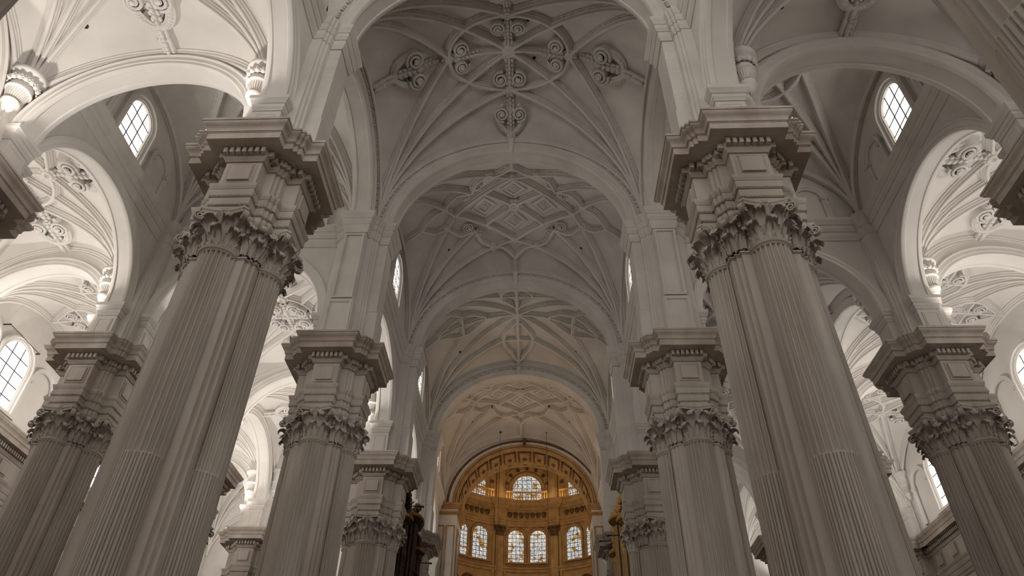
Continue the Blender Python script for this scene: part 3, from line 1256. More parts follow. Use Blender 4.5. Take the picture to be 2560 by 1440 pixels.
def window(label, loc, rz, hw, h, nx, nz, mat='clear_glass', frame_mat='limewash', fw_=.32, depth=.28, kind='structure', sill=True, colonnettes=True):
    WIN_N[0] += 1
    w = struct('window_%d' % WIN_N[0], label, loc, rz)
    key = '%.2f_%.2f_%d_%d_%s' % (hw, h, nx, nz, mat)
    pr = [(0, -.05), (0, depth * .45), (.05, depth * .5), (.07, depth * .62), (fw_ * .5, depth * .7), (fw_ * .55, depth), (fw_ * .8, depth), (fw_, depth * .7), (fw_, -.05)]
    ob('window_frame', cached('wframe_' + key + '_%.2f' % fw_, lambda: u_sweep(hw, h, pr)), frame_mat, w)
    out = arch_outline(hw, h)
    H = h + hw
    dx, dz = 2 * hw / nx, H / nz
    kk = 0
    for i in range(nx):
        for j in range(nz):
            x0, z0 = -hw + i * dx, j * dz
            g = .018
            p = clip_convex([(x0 + g, z0 + g), (x0 + dx - g, z0 + g), (x0 + dx - g, z0 + dz - g), (x0 + g, z0 + dz - g)], out)
            if len(p) < 3:
                continue
            full = len(p) == 4 and abs(p[0][0] - p[2][0]) > dx * .9 and abs(p[0][1] - p[2][1]) > dz * .85 and z0 + dz < h + .02
            def mk(p=p, x0=x0, z0=z0):
                n = len(p)
                m = MB()
                m.add([(a - x0, -.035, b - z0) for a, b in p] + [(a - x0, -.01, b - z0) for a, b in p],
                      [tuple(range(n)), tuple(reversed(range(n, 2 * n)))] + [(k2, n + k2, n + (k2 + 1) % n, (k2 + 1) % n) for k2 in range(n)])
                return m
            me = cached('pane_' + key + ('' if full else '_%d_%d' % (i, j)), mk, 0)
            ob('pane', me, mat, w, (x0, 0, z0))
            kk += 1

    def lead():
        m = MB()
        for i in range(1, nx):
            x = -hw + i * dx
            top = h + math.sqrt(max(hw * hw - x * x, 0))
            m.box(x - .022, x + .022, -.06, 0, 0, top)
        for j in range(1, nz):
            z = j * dz
            xx = hw if z <= h else math.sqrt(max(hw * hw - (z - h) ** 2, 0))
            m.box(-xx, xx, -.06, 0, z - .022, z + .022)
        return m
    ob('lead_grid', cached('lead_' + key, lead, 0), 'lead', w)
    if sill:
        ob('window_sill', cached('sill_%.2f_%.2f' % (hw, depth), lambda: MB().box(-hw - fw_ - .1, hw + fw_ + .1, -depth - .1, .02, -.16, 0)), frame_mat, w)
    if colonnettes:
        for s in (-1, 1):
            ob('colonnette', cached('colonnette_%.2f' % h, lambda: lathe([(.13, 0), (.13, .06), (.10, .12), (.085, .18), (.08, h - .3), (.10, h - .26), (.09, h - .22), (.13, h - .06), (.16, h - .05), (.16, h + .04), (0, h + .04)], 12)), frame_mat, w, (s * (hw + fw_ * .5), -depth - .04, 0))
            ob('scroll_bracket', cached('scroll_bracket', lambda: volute_mb(.2, .05, 1.6, .07, .22), 40), frame_mat, w, (s * (hw + fw_ + .18), -.02, h + hw * .8), rot=(PI / 2, 0, 0), scale=(s, 1, 1))
    return w


def niche(parent, loc, hw, h, mat='limewash'):
    """blind arched recess framed by a moulding"""
    o = ob('blind_niche', cached('niche_%.2f_%.2f' % (hw, h), lambda: u_sweep(hw, h, [(0, .0), (0, .10), (.05, .14), (.10, .14), (.14, .20), (.24, .20), (.28, .12), (.28, -.02)])), mat, parent, loc)
    for s in (-1, 1):
        ob('impost', cached('niche_impost', lambda: MB().box(-.2, .2, -.25, 0, -.1, .0).box(-.17, .17, -.22, 0, -.2, -.1)), mat, o, (s * (hw + .14), 0, h))
    return o


def soffit_panel_mb(w):
    m = MB()
    L = 1.42
    for x0, x1, y0, y1 in ((-w, -w * .72, -L, L), (w * .72, w, -L, L), (-w, w, -L, -L + .16), (-w, w, L - .42, L)):
        m.box(x0, x1, y0, y1, -.07, .04)
    return m


def shield_mb():
    m = MB()
    blob(m, (0, 0, 0), .26, .95, .45, 1.35, 8, 5)
    blob(m, (0, -.1, .2), .12, 1.6, .7, .6, 6, 4)
    for s in (-1, 1):
        blob(m, (s * .2, -.03, .12), .11, .8, .7, 1.5, 6, 4)
    return m


def medal_mb():
    m = lathe([(.0, .12), (.5, .12), (.55, .2), (.7, .2), (.75, .08), (.75, 0)], 20)
    m2 = MB()
    m2.merge(m, Matrix.Rotation(PI / 2, 4, 'X'))
    for s in (-1, 1):
        for q in range(5):
            blob(m2, (s * (1.0 + q * .24), -.1, .15 * math.sin(q * 1.7)), .2 - .02 * q, 1.1, .6, 1, 6, 4)
    return m2


# ================================================================== the place
XN, XA = A_, A_ + W_
LO = (-1, 0, 1, 2, 3, 4)
SIDE = {-1: 'left', 1: 'right'}
AIS = {-1: 'glowing white aisle', 1: 'dimmer grey aisle'}


def mid(b):
    return (ROWS[b] + ROWS[b + 1]) / 2


def gap(b):
    return ROWS[b + 1] - ROWS[b]


# ---- floor and overhead slab
struct('floor', 'pale stone floor of the church', me=MB().box(-30, 30, 2.5, 76, -.3, 0).mesh('floor'), mat='floor_stone')
struct('floor_west', 'pale stone floor towards the entrance', me=MB().box(-30, 30, -14, 2.5, -.3, 0).mesh('floor'), mat='floor_stone')
struct('sky_light_block', 'unseen slab added above the vaults to block sky light', me=MB().box(-30, 30, -8.4, 60.5, 41.0, 41.4).mesh('sky_light_block'), mat='dark_wood')  # unseen slab added so no sky light leaks past the vaults

# ---- nave piers
NAVE_LABEL = {
    (-1, -1): 'fluted pier barely seen beside the white scrolled vault', (1, -1): 'dark fluted pier shaft crossing the corner by the grey vault',
    (-1, 0): 'largest fluted pier with deep cornice, beside the glowing white aisle vault',
    (1, 0): 'largest fluted pier with deep cornice, under the grey vault arch',
    (-1, 1): 'fluted pier behind the largest one, with tall panelled pilaster and white arch beside it',
    (1, 1): 'fluted pier behind the largest one, with tall panelled pilaster and dim arch beside it',
    (-1, 2): 'slender pale fluted pier in front of the dark organ, white ledge above',
    (1, 2): 'grey fluted pier in front of the gilded organ',
    (-1, 3): 'far shadowed pier past the dark organ, beside the golden arch',
    (1, 3): 'far shadowed pier past the gilded organ, beside the golden arch'}
for s in (-1, 1):
    nav, ais = (1, 3) if s < 0 else (3, 1)
    fr_c, bk_c = (3, 2) if s < 0 else (0, 1)
    for r in (-1, 0, 1, 2, 3):
        tall = [nav]
        panel = []
        if r == 0:
            tall.append(2)
        if r == 1:
            tall.append(0)
            panel.append(0)
        cb = {-1: (bk_c,), 0: (fr_c,), 1: (bk_c,), 2: (fr_c, bk_c), 3: (fr_c, bk_c)}[r]
        pier('clustered_pier', NAVE_LABEL[(s, r)], s * XN, ROWS[r], tall=tall, detail=r in (0, 1, 2), corbels=cb, panel_on=panel, heads=r == 0)
AISLE_LABEL = {
    (-1, -1): 'fluted aisle pier outside the white scrolled vault bay', (1, -1): 'fluted aisle pier outside the grey vault bay',
    (-1, 0): 'aisle pier with panelled block and dark cornice under the white vault',
    (1, 0): 'aisle pier with panelled block and dark cornice under the grey vault',
    (-1, 1): 'fluted aisle pier with leafy capital between the white outer aisle and the transept window',
    (1, 1): 'fluted aisle pier with leafy capital before the bright star vault of the outer aisle',
    (-1, 2): 'small aisle pier with floodlit white block seen low between two big piers',
    (1, 2): 'aisle pier mostly hidden behind the grey fluted pier, cornice tip showing',
    (-1, 3): 'far aisle pier in the white aisle', (1, 3): 'far aisle pier in the grey aisle'}
for s in (-1, 1):
    tr_b, tr_f = (1, 0) if s < 0 else (2, 3)
    for r in (-1, 0, 1, 2, 3):
        cb = [0, 1, 2, 3]
        if r == 0:
            cb.remove(tr_b)
        if r == 1:
            cb.remove(tr_f)
        pier('clustered_pier', AISLE_LABEL[(s, r)], s * XA, ROWS[r], tall=(), detail=r == 1, core_top=27.6 if r in (0, 1) else 25, corbels=cb, heads=r in (0, 1))
for s in (-1, 1):
    for r in (0, 1, 2, 3):
        nm = ('first', 'second', 'third', 'fourth')[r]
        pier('clustered_pier', '%s engaged wall pier of the outer %s' % (nm, AIS[s]), s * XO, ROWS[r], detail=False, core_top=25,
             corbels=((0, 1) if s < 0 else (2, 3)), heads=False, group='engaged piers of the outer walls')

# ---- low arches
ORD = {-1: 'first', 0: 'second', 1: 'third', 2: 'fourth', 3: 'fifth', 4: 'last'}
for s in (-1, 1):
    for r in (-1, 0, 1, 2, 3):
        low_arch('%s moulded arch spanning the inner %s' % (ORD[r], AIS[s]), s * (XN + W_ / 2), ROWS[r], 0, W_ / 2 - 1.42, flush=r not in (0, 1))
        low_arch('%s moulded arch spanning the outer %s' % (ORD[r], AIS[s]), s * (XA + XO) / 2, ROWS[r], 0, (XO - XA) / 2 - 1.42)
    for b in (-1, 0, 1, 2, 3):
        if b != 0:
            low_arch('%s arcade arch between nave and %s' % (ORD[b], AIS[s]), s * XN, mid(b), PI / 2, gap(b) / 2 - 1.42, flush=False)
        low_arch('%s arcade arch between inner and outer %s' % (ORD[b], AIS[s]), s * XA, mid(b), PI / 2, gap(b) / 2 - 1.42, flush=False)

# ---- high arches
TL = {-1: 'high nave arch overhead before the crossing vault', 0: 'high nave arch in front of the oval ring vault', 1: 'high nave arch in front of the coffered lattice vault',
      2: 'high nave arch in front of the vault with four circles', 3: 'high nave arch in front of the amber lit vault'}
for r in (0, 1, 2, 3):
    high_arch(TL[r], 0, ROWS[r], 0, XN - 1.46, KROW[r], top=1.3)
for s in (-1, 1):
    high_arch('tall crossing arch opening to the transept by the %s' % AIS[s], s * XN, mid(0), PI / 2, gap(0) / 2 - 1.46, 1.0, top=1.25, console=False)

# ---- walls
WN = [0]


def wall(side, label, L, r, zs, z0, z1, th, loc, rz, mat='limewash'):
    WN[0] += 1
    return struct('wall_%s_%d' % (side, WN[0]), label, loc, rz, wall_arch_mb(L, r, zs, z0, z1, th).mesh('wall'), mat)


for s in (-1, 1):
    sd = SIDE[s]
    rz = PI / 2 if s < 0 else -PI / 2              # local -y faces the nave axis
    for b in (-1, 1, 2, 3):
        w = wall(sd, None, gap(b) - 1.6, gap(b) / 2 - 1.42 + .3, Z_LOW, Z_LOW, 36, .44, (s * XN, mid(b), 0), rz)
        string_course(w, gap(b) - 1.6, .44)
        if b > 0:
            window('arched clerestory window in the nave wall, %s bay past the transept by the %s' % (ORD[b - 2], AIS[s]), (s * (XN - .44), mid(b), 27.65), rz, .95, 2.2, 3, 5, colonnettes=False, sill=False)
    wall(sd, None, gap(0) - 1.6, gap(0) / 2 - 1.46 + .3, Z_HI, Z_HI, 36.5, .44, (s * XN, mid(0), 0), rz)
    # transept end wall over the aisle piers
    w = wall(sd, None, gap(0), gap(0) / 2 - 1.42 + .3, Z_LOW, Z_LOW, 37, .44, (s * XA, mid(0), 0), rz)
    string_course(w, gap(0) - 1.6, .44)
    for k in (-1, 1):
        niche(w, (k * 2.55 - .55 * (1 if s < 0 else -1), -.44, 27.75), .62, 1.6)
    window('tall arched transept window high above the string course by the %s' % AIS[s], (s * (XA - .44), mid(0) - .55, 27.65), rz, .88, 2.12, 3, 4, fw_=.40, depth=.34, sill=False, colonnettes=False)
    # transept east and west walls
    for r, f in ((0, PI), (1, 0)):
        w = wall(sd, None, W_ - 1.6, W_ / 2 - 1.42 + .3, Z_LOW, Z_LOW, 37, .44, (s * (XN + W_ / 2), ROWS[r], 0), f)
        string_course(w, W_ - 1.6, .44)
        for k in (-2.55, 2.55):
            niche(w, (k, -.44, 27.75), .62, 1.6)
        niche(w, (0, -.44, 27.9), 1.0, 2.2)
    # spandrels of the outer arcade (above its arches, under the overhead slab)
    for b in (-1, 1, 2, 3):
        wall(sd, None, gap(b) - 1.6, gap(b) / 2 - 1.42 + .3, Z_LOW, Z_LOW, 30, .4, (s * XA, mid(b), 0), rz)
    # outer wall, its entablature, windows and niches
    wo = struct('wall_%s_outer' % sd, None, (s * 27.0, 0, 0), 0, MB().box(0 if s > 0 else -.9, .9 if s > 0 else 0, -8.4, 59, 0, 41.2).mesh('wall'), 'plaster')
    for b in (-1, 0, 1, 2, 3):
        L = gap(b) - 1.7
        t = struct('trim_%s_%d' % (sd, b + 2), None, (s * 27.0, mid(b), 0), rz)
        ob('wall_architrave', sweep_line(L, [(0, 16.2)] + [(d + .06, z) for d, z in ARCH_PROF[1:]]), 'pier_stone', t)
        ob('wall_frieze', sweep_line(L, [(.06, 17.3), (.06, 18.42)]), 'pier_stone', t)
        ob('wall_cornice', sweep_line(L, [(d + .06, z) for d, z in CORN_PROF[:-1]] + [(0, 19.62)]), 'cornice_stone', t)
        dm = MB()
        n = int(L / .185)
        for i in range(n):
            x = -L / 2 + (i + .5) * L / n
            dm.box(x - .055, x + .055, -.36, -.15, 18.60, 18.82)
        ob('dentil_course', dm.mesh('dentils', 0), 'cornice_stone', t, kind='stuff')
        for k in range(5):
            ob('frieze_panel', cached('frieze_panel', lambda: panel_mb(.43, .42, .085, .09)), 'pier_stone', t, (-L / 2 + L * (k + .5) / 5, -.065, 17.88))
        for k in (-1, 1):
            niche(t, (k * 2.6 - (1.0 if s < 0 else 0), -.02, 20.2), .85, 2.5, 'plaster')
        window('arched window above the wall cornice in the %s bay of the outer %s' % (ORD[b], AIS[s]), (s * 26.98, mid(b) - (1.0 if s < 0 else 0), 20.15), rz, 1.1, 2.6, 3, 5, frame_mat='plaster', fw_=.4, colonnettes=False)

# east ends of the aisles and the wall over the golden arch
for s in (-1, 1):
    struct('wall_east_%s' % SIDE[s], None, (0, ROWS[4], 0), 0, MB().box(*((7.9, 28) if s > 0 else (-28, -7.9)), -.4, .4, 0, 41).box(s * XA - .6, s * XA + .6, -1.46, -.3, 0, 21.95).mesh('wall'), 'limewash')
wall('east', None, 16.4, 5.98, 27.2, 27.2, 41, .45, (.3, ROWS[4], 0), 0)
struct('wall_west_light_block', None, (0, -8, 0), 0, MB().box(-30, 30, -.4, .4, 0, 20).mesh('wall'), 'limewash')  # unseen wall added behind the camera to keep light off the lower shafts

# ---- vaults
hxN = XN - .42
v = Vault('ceiling_crossing', 'ribbed crossing vault with an oval ring and scrolled foliage', 0, mid(0), Z_HI, hxN, gap(0) / 2 - .40, KBAY[0], 'limewash')
for x, y in ((1.35, .5), (1.05, -1.7), (-1.1, 1.0), (-2.9, 3.2), (4.9, 2.4), (-.75, 3.9)):
    v.hole(x, y)
pat_ring(v, 3.28, 2.2)
v = Vault('ceiling_lattice', 'vault with a coffered diamond lattice and scrolls', 0, mid(1), Z_HI, hxN, gap(1) / 2 - .40, KBAY[1], 'limewash')
for x, y in ((-4.4, 2.6), (4.4, 2.6)):
    v.hole(x, y)
pat_lattice(v)
v = Vault('ceiling_circles', 'vault with four ogee circles round a star of ribs', 0, mid(2), Z_HI, hxN, gap(2) / 2 - .40, KBAY[2], 'limewash')
for x, y in ((-4.6, 2.8), (4.5, 2.9)):
    v.hole(x, y)
pat_circles(v)
v = Vault('ceiling_amber', 'coffered vault tinted amber in front of the golden arch', 0, mid(3), Z_HI, hxN, gap(3) / 2 - .40, KBAY[3], 'limewash')
for x, y in ((-4.4, 2.8), (4.4, 2.8)):
    v.hole(x, y)
pat_lattice(v, 4.1, 2.8, scrolls=False)
v = Vault('ceiling_west', 'plain nave vault over the camera', 0, mid(-1), Z_HI, hxN, gap(-1) / 2 - .40, 1.0, 'limewash')
v.finish()
for s in (-1, 1):
    v = Vault('ceiling_transept_%s' % SIDE[s], 'high transept vault by the %s' % AIS[s], s * (XN + W_ / 2), mid(0), Z_HI, W_ / 2 - .42, gap(0) / 2 - .42, .93, 'limewash')
    for x, y in ((-2.2, 2.9), (2.4, 3.1)):
        v.hole(x, y)
    pat_ring(v, 1.9, 1.9, inner=False, outer=False)
    for b in (-1, 1, 2, 3):
        v = Vault('ceiling_aisle_%s_%d' % (SIDE[s], b + 2), 'low vault in the %s bay of the inner %s' % (ORD[b], AIS[s]), s * (XN + W_ / 2), mid(b), Z_LOW, W_ / 2 - .37, gap(b) / 2 - .37, 1.0, 'plaster', level=4.72)
        if b == -1:
            v.hole(-2.3, 2.2)
            v.hole(-2.7, 3.6)
        pat_ring(v, 1.45, 1.45, inner=b != -1, outer=b <= 2)
    for b in (-1, 0, 1, 2, 3):
        v = Vault('ceiling_outer_aisle_%s_%d' % (SIDE[s], b + 2), 'low vault in the %s bay of the outer %s' % (ORD[b], AIS[s]), s * (XA + 27.4) / 2, mid(b), Z_LOW, (27.4 - XA) / 2 - .36, gap(b) / 2 - .37, 1.0, 'plaster', level=4.55)
        if b in (1, 3):
            pat_circles(v, 2.2, 2.4, 1.05, scroll=True)
        else:
            pat_ring(v, 1.7, 1.9, inner=False, outer=True)
# unseen lids added over the aisles so that no daylight falls between the vaults
for s in (-1, 1):
    struct('daylight_lid_%s' % SIDE[s], None, (0, 0, 0), 0, MB().box(*((XN + .4, 28) if s > 0 else (-28, -XN - .4)), 25.4, 58.3, 29.6, 29.9).mesh('lid'), 'plaster')

# ------------------------------------------------------------------ golden chancel arch
GX, GR = .3, 5.9
t = thing('chancel_arch', 'golden chancel arch with panelled soffit framing the apse', 'arch', (GX, 0, 27.2))
t.scale = (1, 1, .90)


def ring_mb(prof, seg=60):
    rows = []
    for i in range(seg + 1):
        a = PI * i / seg
        rows.append([(q * math.cos(a), y, q * math.sin(a)) for y, q in prof])
    return MB().grid(rows)


ob('soffit', ring_mb([(57.9, GR), (61.0, GR - .12), (61.1, GR - .08), (61.1, GR + .6)]), 'gold_stone', t)
ob('outer_molding', ring_mb([(58.2, GR + .98), (57.55, GR + .98), (57.48, GR + .90), (57.55, GR + .82), (57.7, GR + .80)]), 'gold_dark', t)
ob('archivolt', ring_mb([(57.7, GR + .80), (57.6, GR + .78), (57.6, GR + .46), (57.7, GR + .44)]), 'limewash', t)
ob('gilded_molding', ring_mb([(57.7, GR + .45), (57.50, GR + .43), (57.44, GR + .34), (57.5, GR + .26), (57.62, GR + .23), (57.55, GR + .14), (57.6, GR + .05), (57.8, GR), (57.92, GR)]), 'gold_stone', t)
for k in range(13):
    a = PI * (k + .5) / 13
    h = (GR - .02) * PI / 13
    p = ob('soffit_panel', cached('soffit_panel', lambda: soffit_panel_mb(h * .44)), 'gold_dark', t, ((GR - .03) * math.cos(a), 59.5, (GR - .04) * math.sin(a)), rot=(0, PI / 2 - a, 0))
    ob('panel_field', cached('soffit_field', lambda: MB().box(-h * .29, h * .29, -1.15, .9, -.05, -.01)), 'gold_stone', p)
    ob('shield', cached('soffit_shield', lambda: blob(MB(), (0, 0, -.10), .20, 1, 1.6, .35, 8, 4), 50), 'gold_dark', p)
ob('keystone', console_mb(), 'gold_dark', t, (0, 57.95, GR + .1))


for s in (-1, 1):
    t = thing('chancel_respond', 'white and gold panelled respond carrying the chancel arch beside the %s' % ('dark organ' if s < 0 else 'gilded organ'), 'pilaster', (GX + s * GR, 0, 0))
    x0, x1 = (-1.9, 0) if s < 0 else (0, 1.9)
    ob('respond_body', MB().box(x0, x1, 57.9, 61.4, 0, 26.2), 'limewash', t)
    for (a, bq, q) in ((.02, 26.2, 26.35), (.12, 26.35, 26.5), (.05, 26.5, 26.72), (.2, 26.72, 26.86), (.28, 26.86, 27.0), (.36, 27.0, 27.2)):
        ob('impost_molding', MB().box(x0 - (a if s > 0 else 0) - (0 if s > 0 else 0), x1 + (a if s < 0 else 0), 57.9 - a, 61.4 + a, bq, q), 'gold_stone' if a not in (.05,) else 'limewash', t)
    jx = s * XN - (GX + s * GR)
    ob('arcade_jamb', sweep_poly([(jx - .6, 56.74), (jx + .6, 56.74), (jx + .6, 58.0), (jx - .6, 58.0)], [(.08, 0), (.08, 3), (0, 3.1), (0, 21.3), (.06, 21.4), (.1, 21.6), (.18, 21.75), (.18, 21.92), (0, 21.95)]), 'limewash', t)
    for j, zc in enumerate((22.9, 17.0, 11.2)):
        for k in (-1, 1):
            ob('panel_frame', cached('respond_frame', lambda: sunk_mb(.30, 4.6, 0, 0)), 'gold_stone', t, ((x0 + x1) / 2 + k * .46, 57.88, zc))
        ob('panel_frame', cached('respond_frame_deep', lambda: sunk_mb(.95, 4.6, 0, 0)), 'gold_stone', t, ((x1 + .02) if s < 0 else (x0 - .02), 59.65, zc), PI / 2 if s < 0 else -PI / 2)
        ob('band_molding', MB().box(x0 - .08, x1 + .08, 57.75, 61.5, zc - 3.0, zc - 2.8), 'gold_stone', t)

# ------------------------------------------------------------------ apse
AX, AY, AR = .35, 63.2, 10.8


def ap(ang, r=AR, z=0.0):
    """angle from the apse axis, positive to +x"""
    a = rad(ang)
    return (AX + r * math.sin(a), AY + r * math.cos(a), z)


def arc_lathe(prof, a0, a1, seg):
    """profile of (distance in from the wall, z)"""
    rows = []
    for d, z in prof:
        rows.append([ap(a0 + (a1 - a0) * k / seg, AR - d, z) for k in range(seg + 1)])
    return MB().grid(rows)


struct('wall_apse', 'curved golden stone wall of the apse', me=arc_lathe([(0, 0), (0, 39.2)], -115, 115, 60).mesh('wall_apse'), mat='gold_stone')
dome = []
for i in range(13):
    a = PI / 2 * i / 12
    dome.append((AR * (1 - math.cos(a)), 39 + 9 * math.sin(a)))
dm = struct('ceiling_apse', 'ribbed golden half dome above the apse windows', me=arc_lathe(dome, -180, 180, 72).mesh('dome', 60), mat='gold_dark')
ENT_A = [(0, 31.55), (.14, 31.6), (.14, 31.85), (.22, 31.9), (.22, 32.15), (.32, 32.2), (.34, 32.35), (.18, 32.4), (.18, 33.45), (.3, 33.5), (.4, 33.65), (.55, 33.75), (.72, 33.9), (.75, 34.15), (.85, 34.25), (.9, 34.45), (0, 34.5)]
tr = struct('trim_apse', 'carved golden entablature running round the apse', (0, 0, 0), 0)
ob('entablature', arc_lathe(ENT_A, -112, 112, 72), 'gold_stone', tr)
ob('sill_course', arc_lathe([(0, 26.6), (.16, 26.65), (.2, 26.85), (.34, 26.95), (.36, 27.1), (0, 27.15)], -112, 112, 72), 'gold_stone', tr)
ob('lower_course', arc_lathe([(0, 24.1), (.2, 24.15), (.3, 24.35), (.36, 24.5), (0, 24.55)], -112, 112, 72), 'gold_dark', tr)
for k in range(-3, 4):
    for j in range(-3, 4):
        ang = k * 34.5 + j * 3.4
        if abs(ang) < 62:
            p = ap(ang, AR - .26, 32.92)
            ob('carved_shield', cached('carved_shield', lambda: shield_mb(), 50), 'gold_dark', tr, p, -rad(ang))


def leafcap_mb():
    m = MB()
    m.box(-.55, .55, -.42, .1, .95, 1.1)
    m.box(-.42, .42, -.30, .1, 0, .95)
    for t in range(2):
        for j in range(4 - t):
            x = (-.33 + .22 * j) if t == 0 else (-.22 + .22 * j)
            m.merge(leaf_mb(.5 + .35 * t, .24, .13, .08, 5, 6), Matrix.Translation((x, -.32, .02)))
    for s in (-1, 1):
        m.merge(corner_volute_mb(.62, .5, .95, .11, .07), Matrix.Translation((s * .3, .1, 0)) @ Matrix.Rotation(rad(35 * s), 4, 'Z'))
    return m


for k in range(-4, 4):
    ang = (16.2, 50.7, 85.2, 106.0)[abs(2 * k + 1) // 2] * (1 if k >= 0 else -1)
    t = thing('apse_pilaster', '%s apse pilaster with leafy capital from the window pair on the axis, %s organ side' % (('first', 'second', 'third', 'fourth')[min(abs(2 * k + 1) // 2, 3)], 'dark' if k < 0 else 'gilded'), 'pilaster', ap(ang, AR - .02), -rad(ang), 'apse pilasters')
    ob('shaft', cached('apse_shaft', lambda: MB().box(-.42, .42, -.3, .1, 0, 30.5).box(-.78, -.5, -.16, .1, 0, 30.5).box(.5, .78, -.16, .1, 0, 30.5)), 'gold_stone', t)
    ob('leaf_capital', cached('apse_capital', leafcap_mb, 50), 'gold_dark', t, (0, 0, 30.45))
    ob('entablature_break', cached('apse_break', lambda: sweep_poly(rectpoly(.5, -.3, .3), [(d * .9 + (.0), z) for d, z in ENT_A])), 'gold_stone', t)
    ob('upper_pilaster', cached('apse_upper', lambda: MB().box(-.5, .5, -.35, .1, 34.5, 39.5).box(-.3, .3, -.48, .1, 34.5, 39.3).box(-.85, -.6, -.2, .1, 34.5, 39.3).box(.6, .85, -.2, .1, 34.5, 39.3)), 'gold_stone', t)
APN = {0: 'on the axis', -1: 'beside the axis on the dark organ side', 1: 'beside the axis on the gilded organ side', -2: 'at the flank on the dark organ side', 2: 'at the flank on the gilded organ side'}
for k in (-2, -1, 0, 1, 2):
    base = k * 34.5
    # upper window with voussoir surround
    window('upper stained glass apse window %s' % APN[k], ap(base, AR - .17, 34.52), -rad(base), 1.62, 1.55, 6, 6, 'stained_glass', 'gold_stone', .45, .3, sill=False, colonnettes=False)
    t = struct('trim_apse_%d' % (k + 3), None, ap(base, AR - .04, 34.52), -rad(base))
    ob('arch_surround', cached('apse_surround', lambda: u_sweep(2.1, 1.6, [(0, .0), (0, .34), (.08, .4), (.5, .4), (.58, .46), (.7, .46), (.75, .3), (.75, 0)])), 'gold_stone', t)
    for j in range(7):
        a = PI * (j + .5) / 7
        ob('voussoir_block', cached('apse_voussoir', lambda: MB().box(-.17, .17, -.50, 0, 2.16, 2.6)), 'gold_dark', t, (0, 0, 1.6), rot=(0, PI / 2 - a, 0))
    # lower pair
    for j in (-6.4, 6.4):
        window('lower stained glass apse window, %s of the pair %s' % ('first' if j < 0 else 'second', APN[k]), ap(base + j, AR - .06, 27.6), -rad(base + j), .85, 2.75, 4, 8, 'stained_glass', 'gold_stone', .3, .3, colonnettes=False)
    # medallion panel under the windows
    p = ob('medallion_panel', cached('apse_medallion', lambda: medal_mb(), 45), 'gold_dark', t, (0, 0, -9.3))
    # balustrade
    bl = thing('balustrade', 'gilded balustrade before upper apse window %s' % APN[k], 'balustrade', (0, 0, 0), 0, 'apse balustrades')
    ob('hand_rail', arc_lathe([(.62, 35.38), (.62, 35.5), (.80, 35.5), (.80, 35.38), (.62, 35.38)], base - 13.5, base + 13.5, 12), 'gilding', bl)
    for j in range(16):
        ob('baluster', cached('baluster', lambda: lathe([(.05, 0), (.05, .06), (.03, .1), (.055, .3), (.03, .55), (.03, .8), (.05, .9)], 8)), 'gilding', bl, ap(base - 13 + 26 * j / 15, AR - .71, 34.48))


# ------------------------------------------------------------------ organs
def carve(mb, x, y, z, w, h, n, r=.14):
    for i in range(n):
        blob(mb, (x + random.uniform(-w, w), y + random.uniform(-.08, .05), z + random.uniform(-h, h)), r * random.uniform(.6, 1.3), random.uniform(.7, 1.5), .7, random.uniform(.7, 1.5), 6, 4)


def turret_mb(z0, z1, r):
    return lathe([(.0, z0 - 1.3), (r * .25, z0 - 1.2), (r * .5, z0 - .8), (r * .95, z0 - .3), (r * 1.12, z0 - .2), (r * 1.12, z0), (r * .9, z0 + .05), (r * .72, z0 + .1), (r * .72, z1 - .1), (r * .95, z1), (r * 1.05, z1 + .12), (r * 1.2, z1 + .18), (r * 1.2, z1 + .36), (r * .6, z1 + .45), (0, z1 + .9)], 20, PI, 2 * PI)


def statue_mb():
    m = lathe([(.22, 0), (.26, .05), (.24, .3), (.2, .6), (.24, .8), (.2, .95), (.08, 1.0), (.07, 1.06)], 10)
    blob(m, (0, 0, 1.17), .11, .9, .95, 1.15, 8, 6)
    tube([(.18, 0, .88), (.34, -.12, .72), (.3, -.3, .85)], [.075, .06, .045], 6, m)
    tube([(-.18, 0, .88), (-.36, -.1, 1.0), (-.42, -.14, 1.3)], [.075, .06, .045], 6, m)
    return m


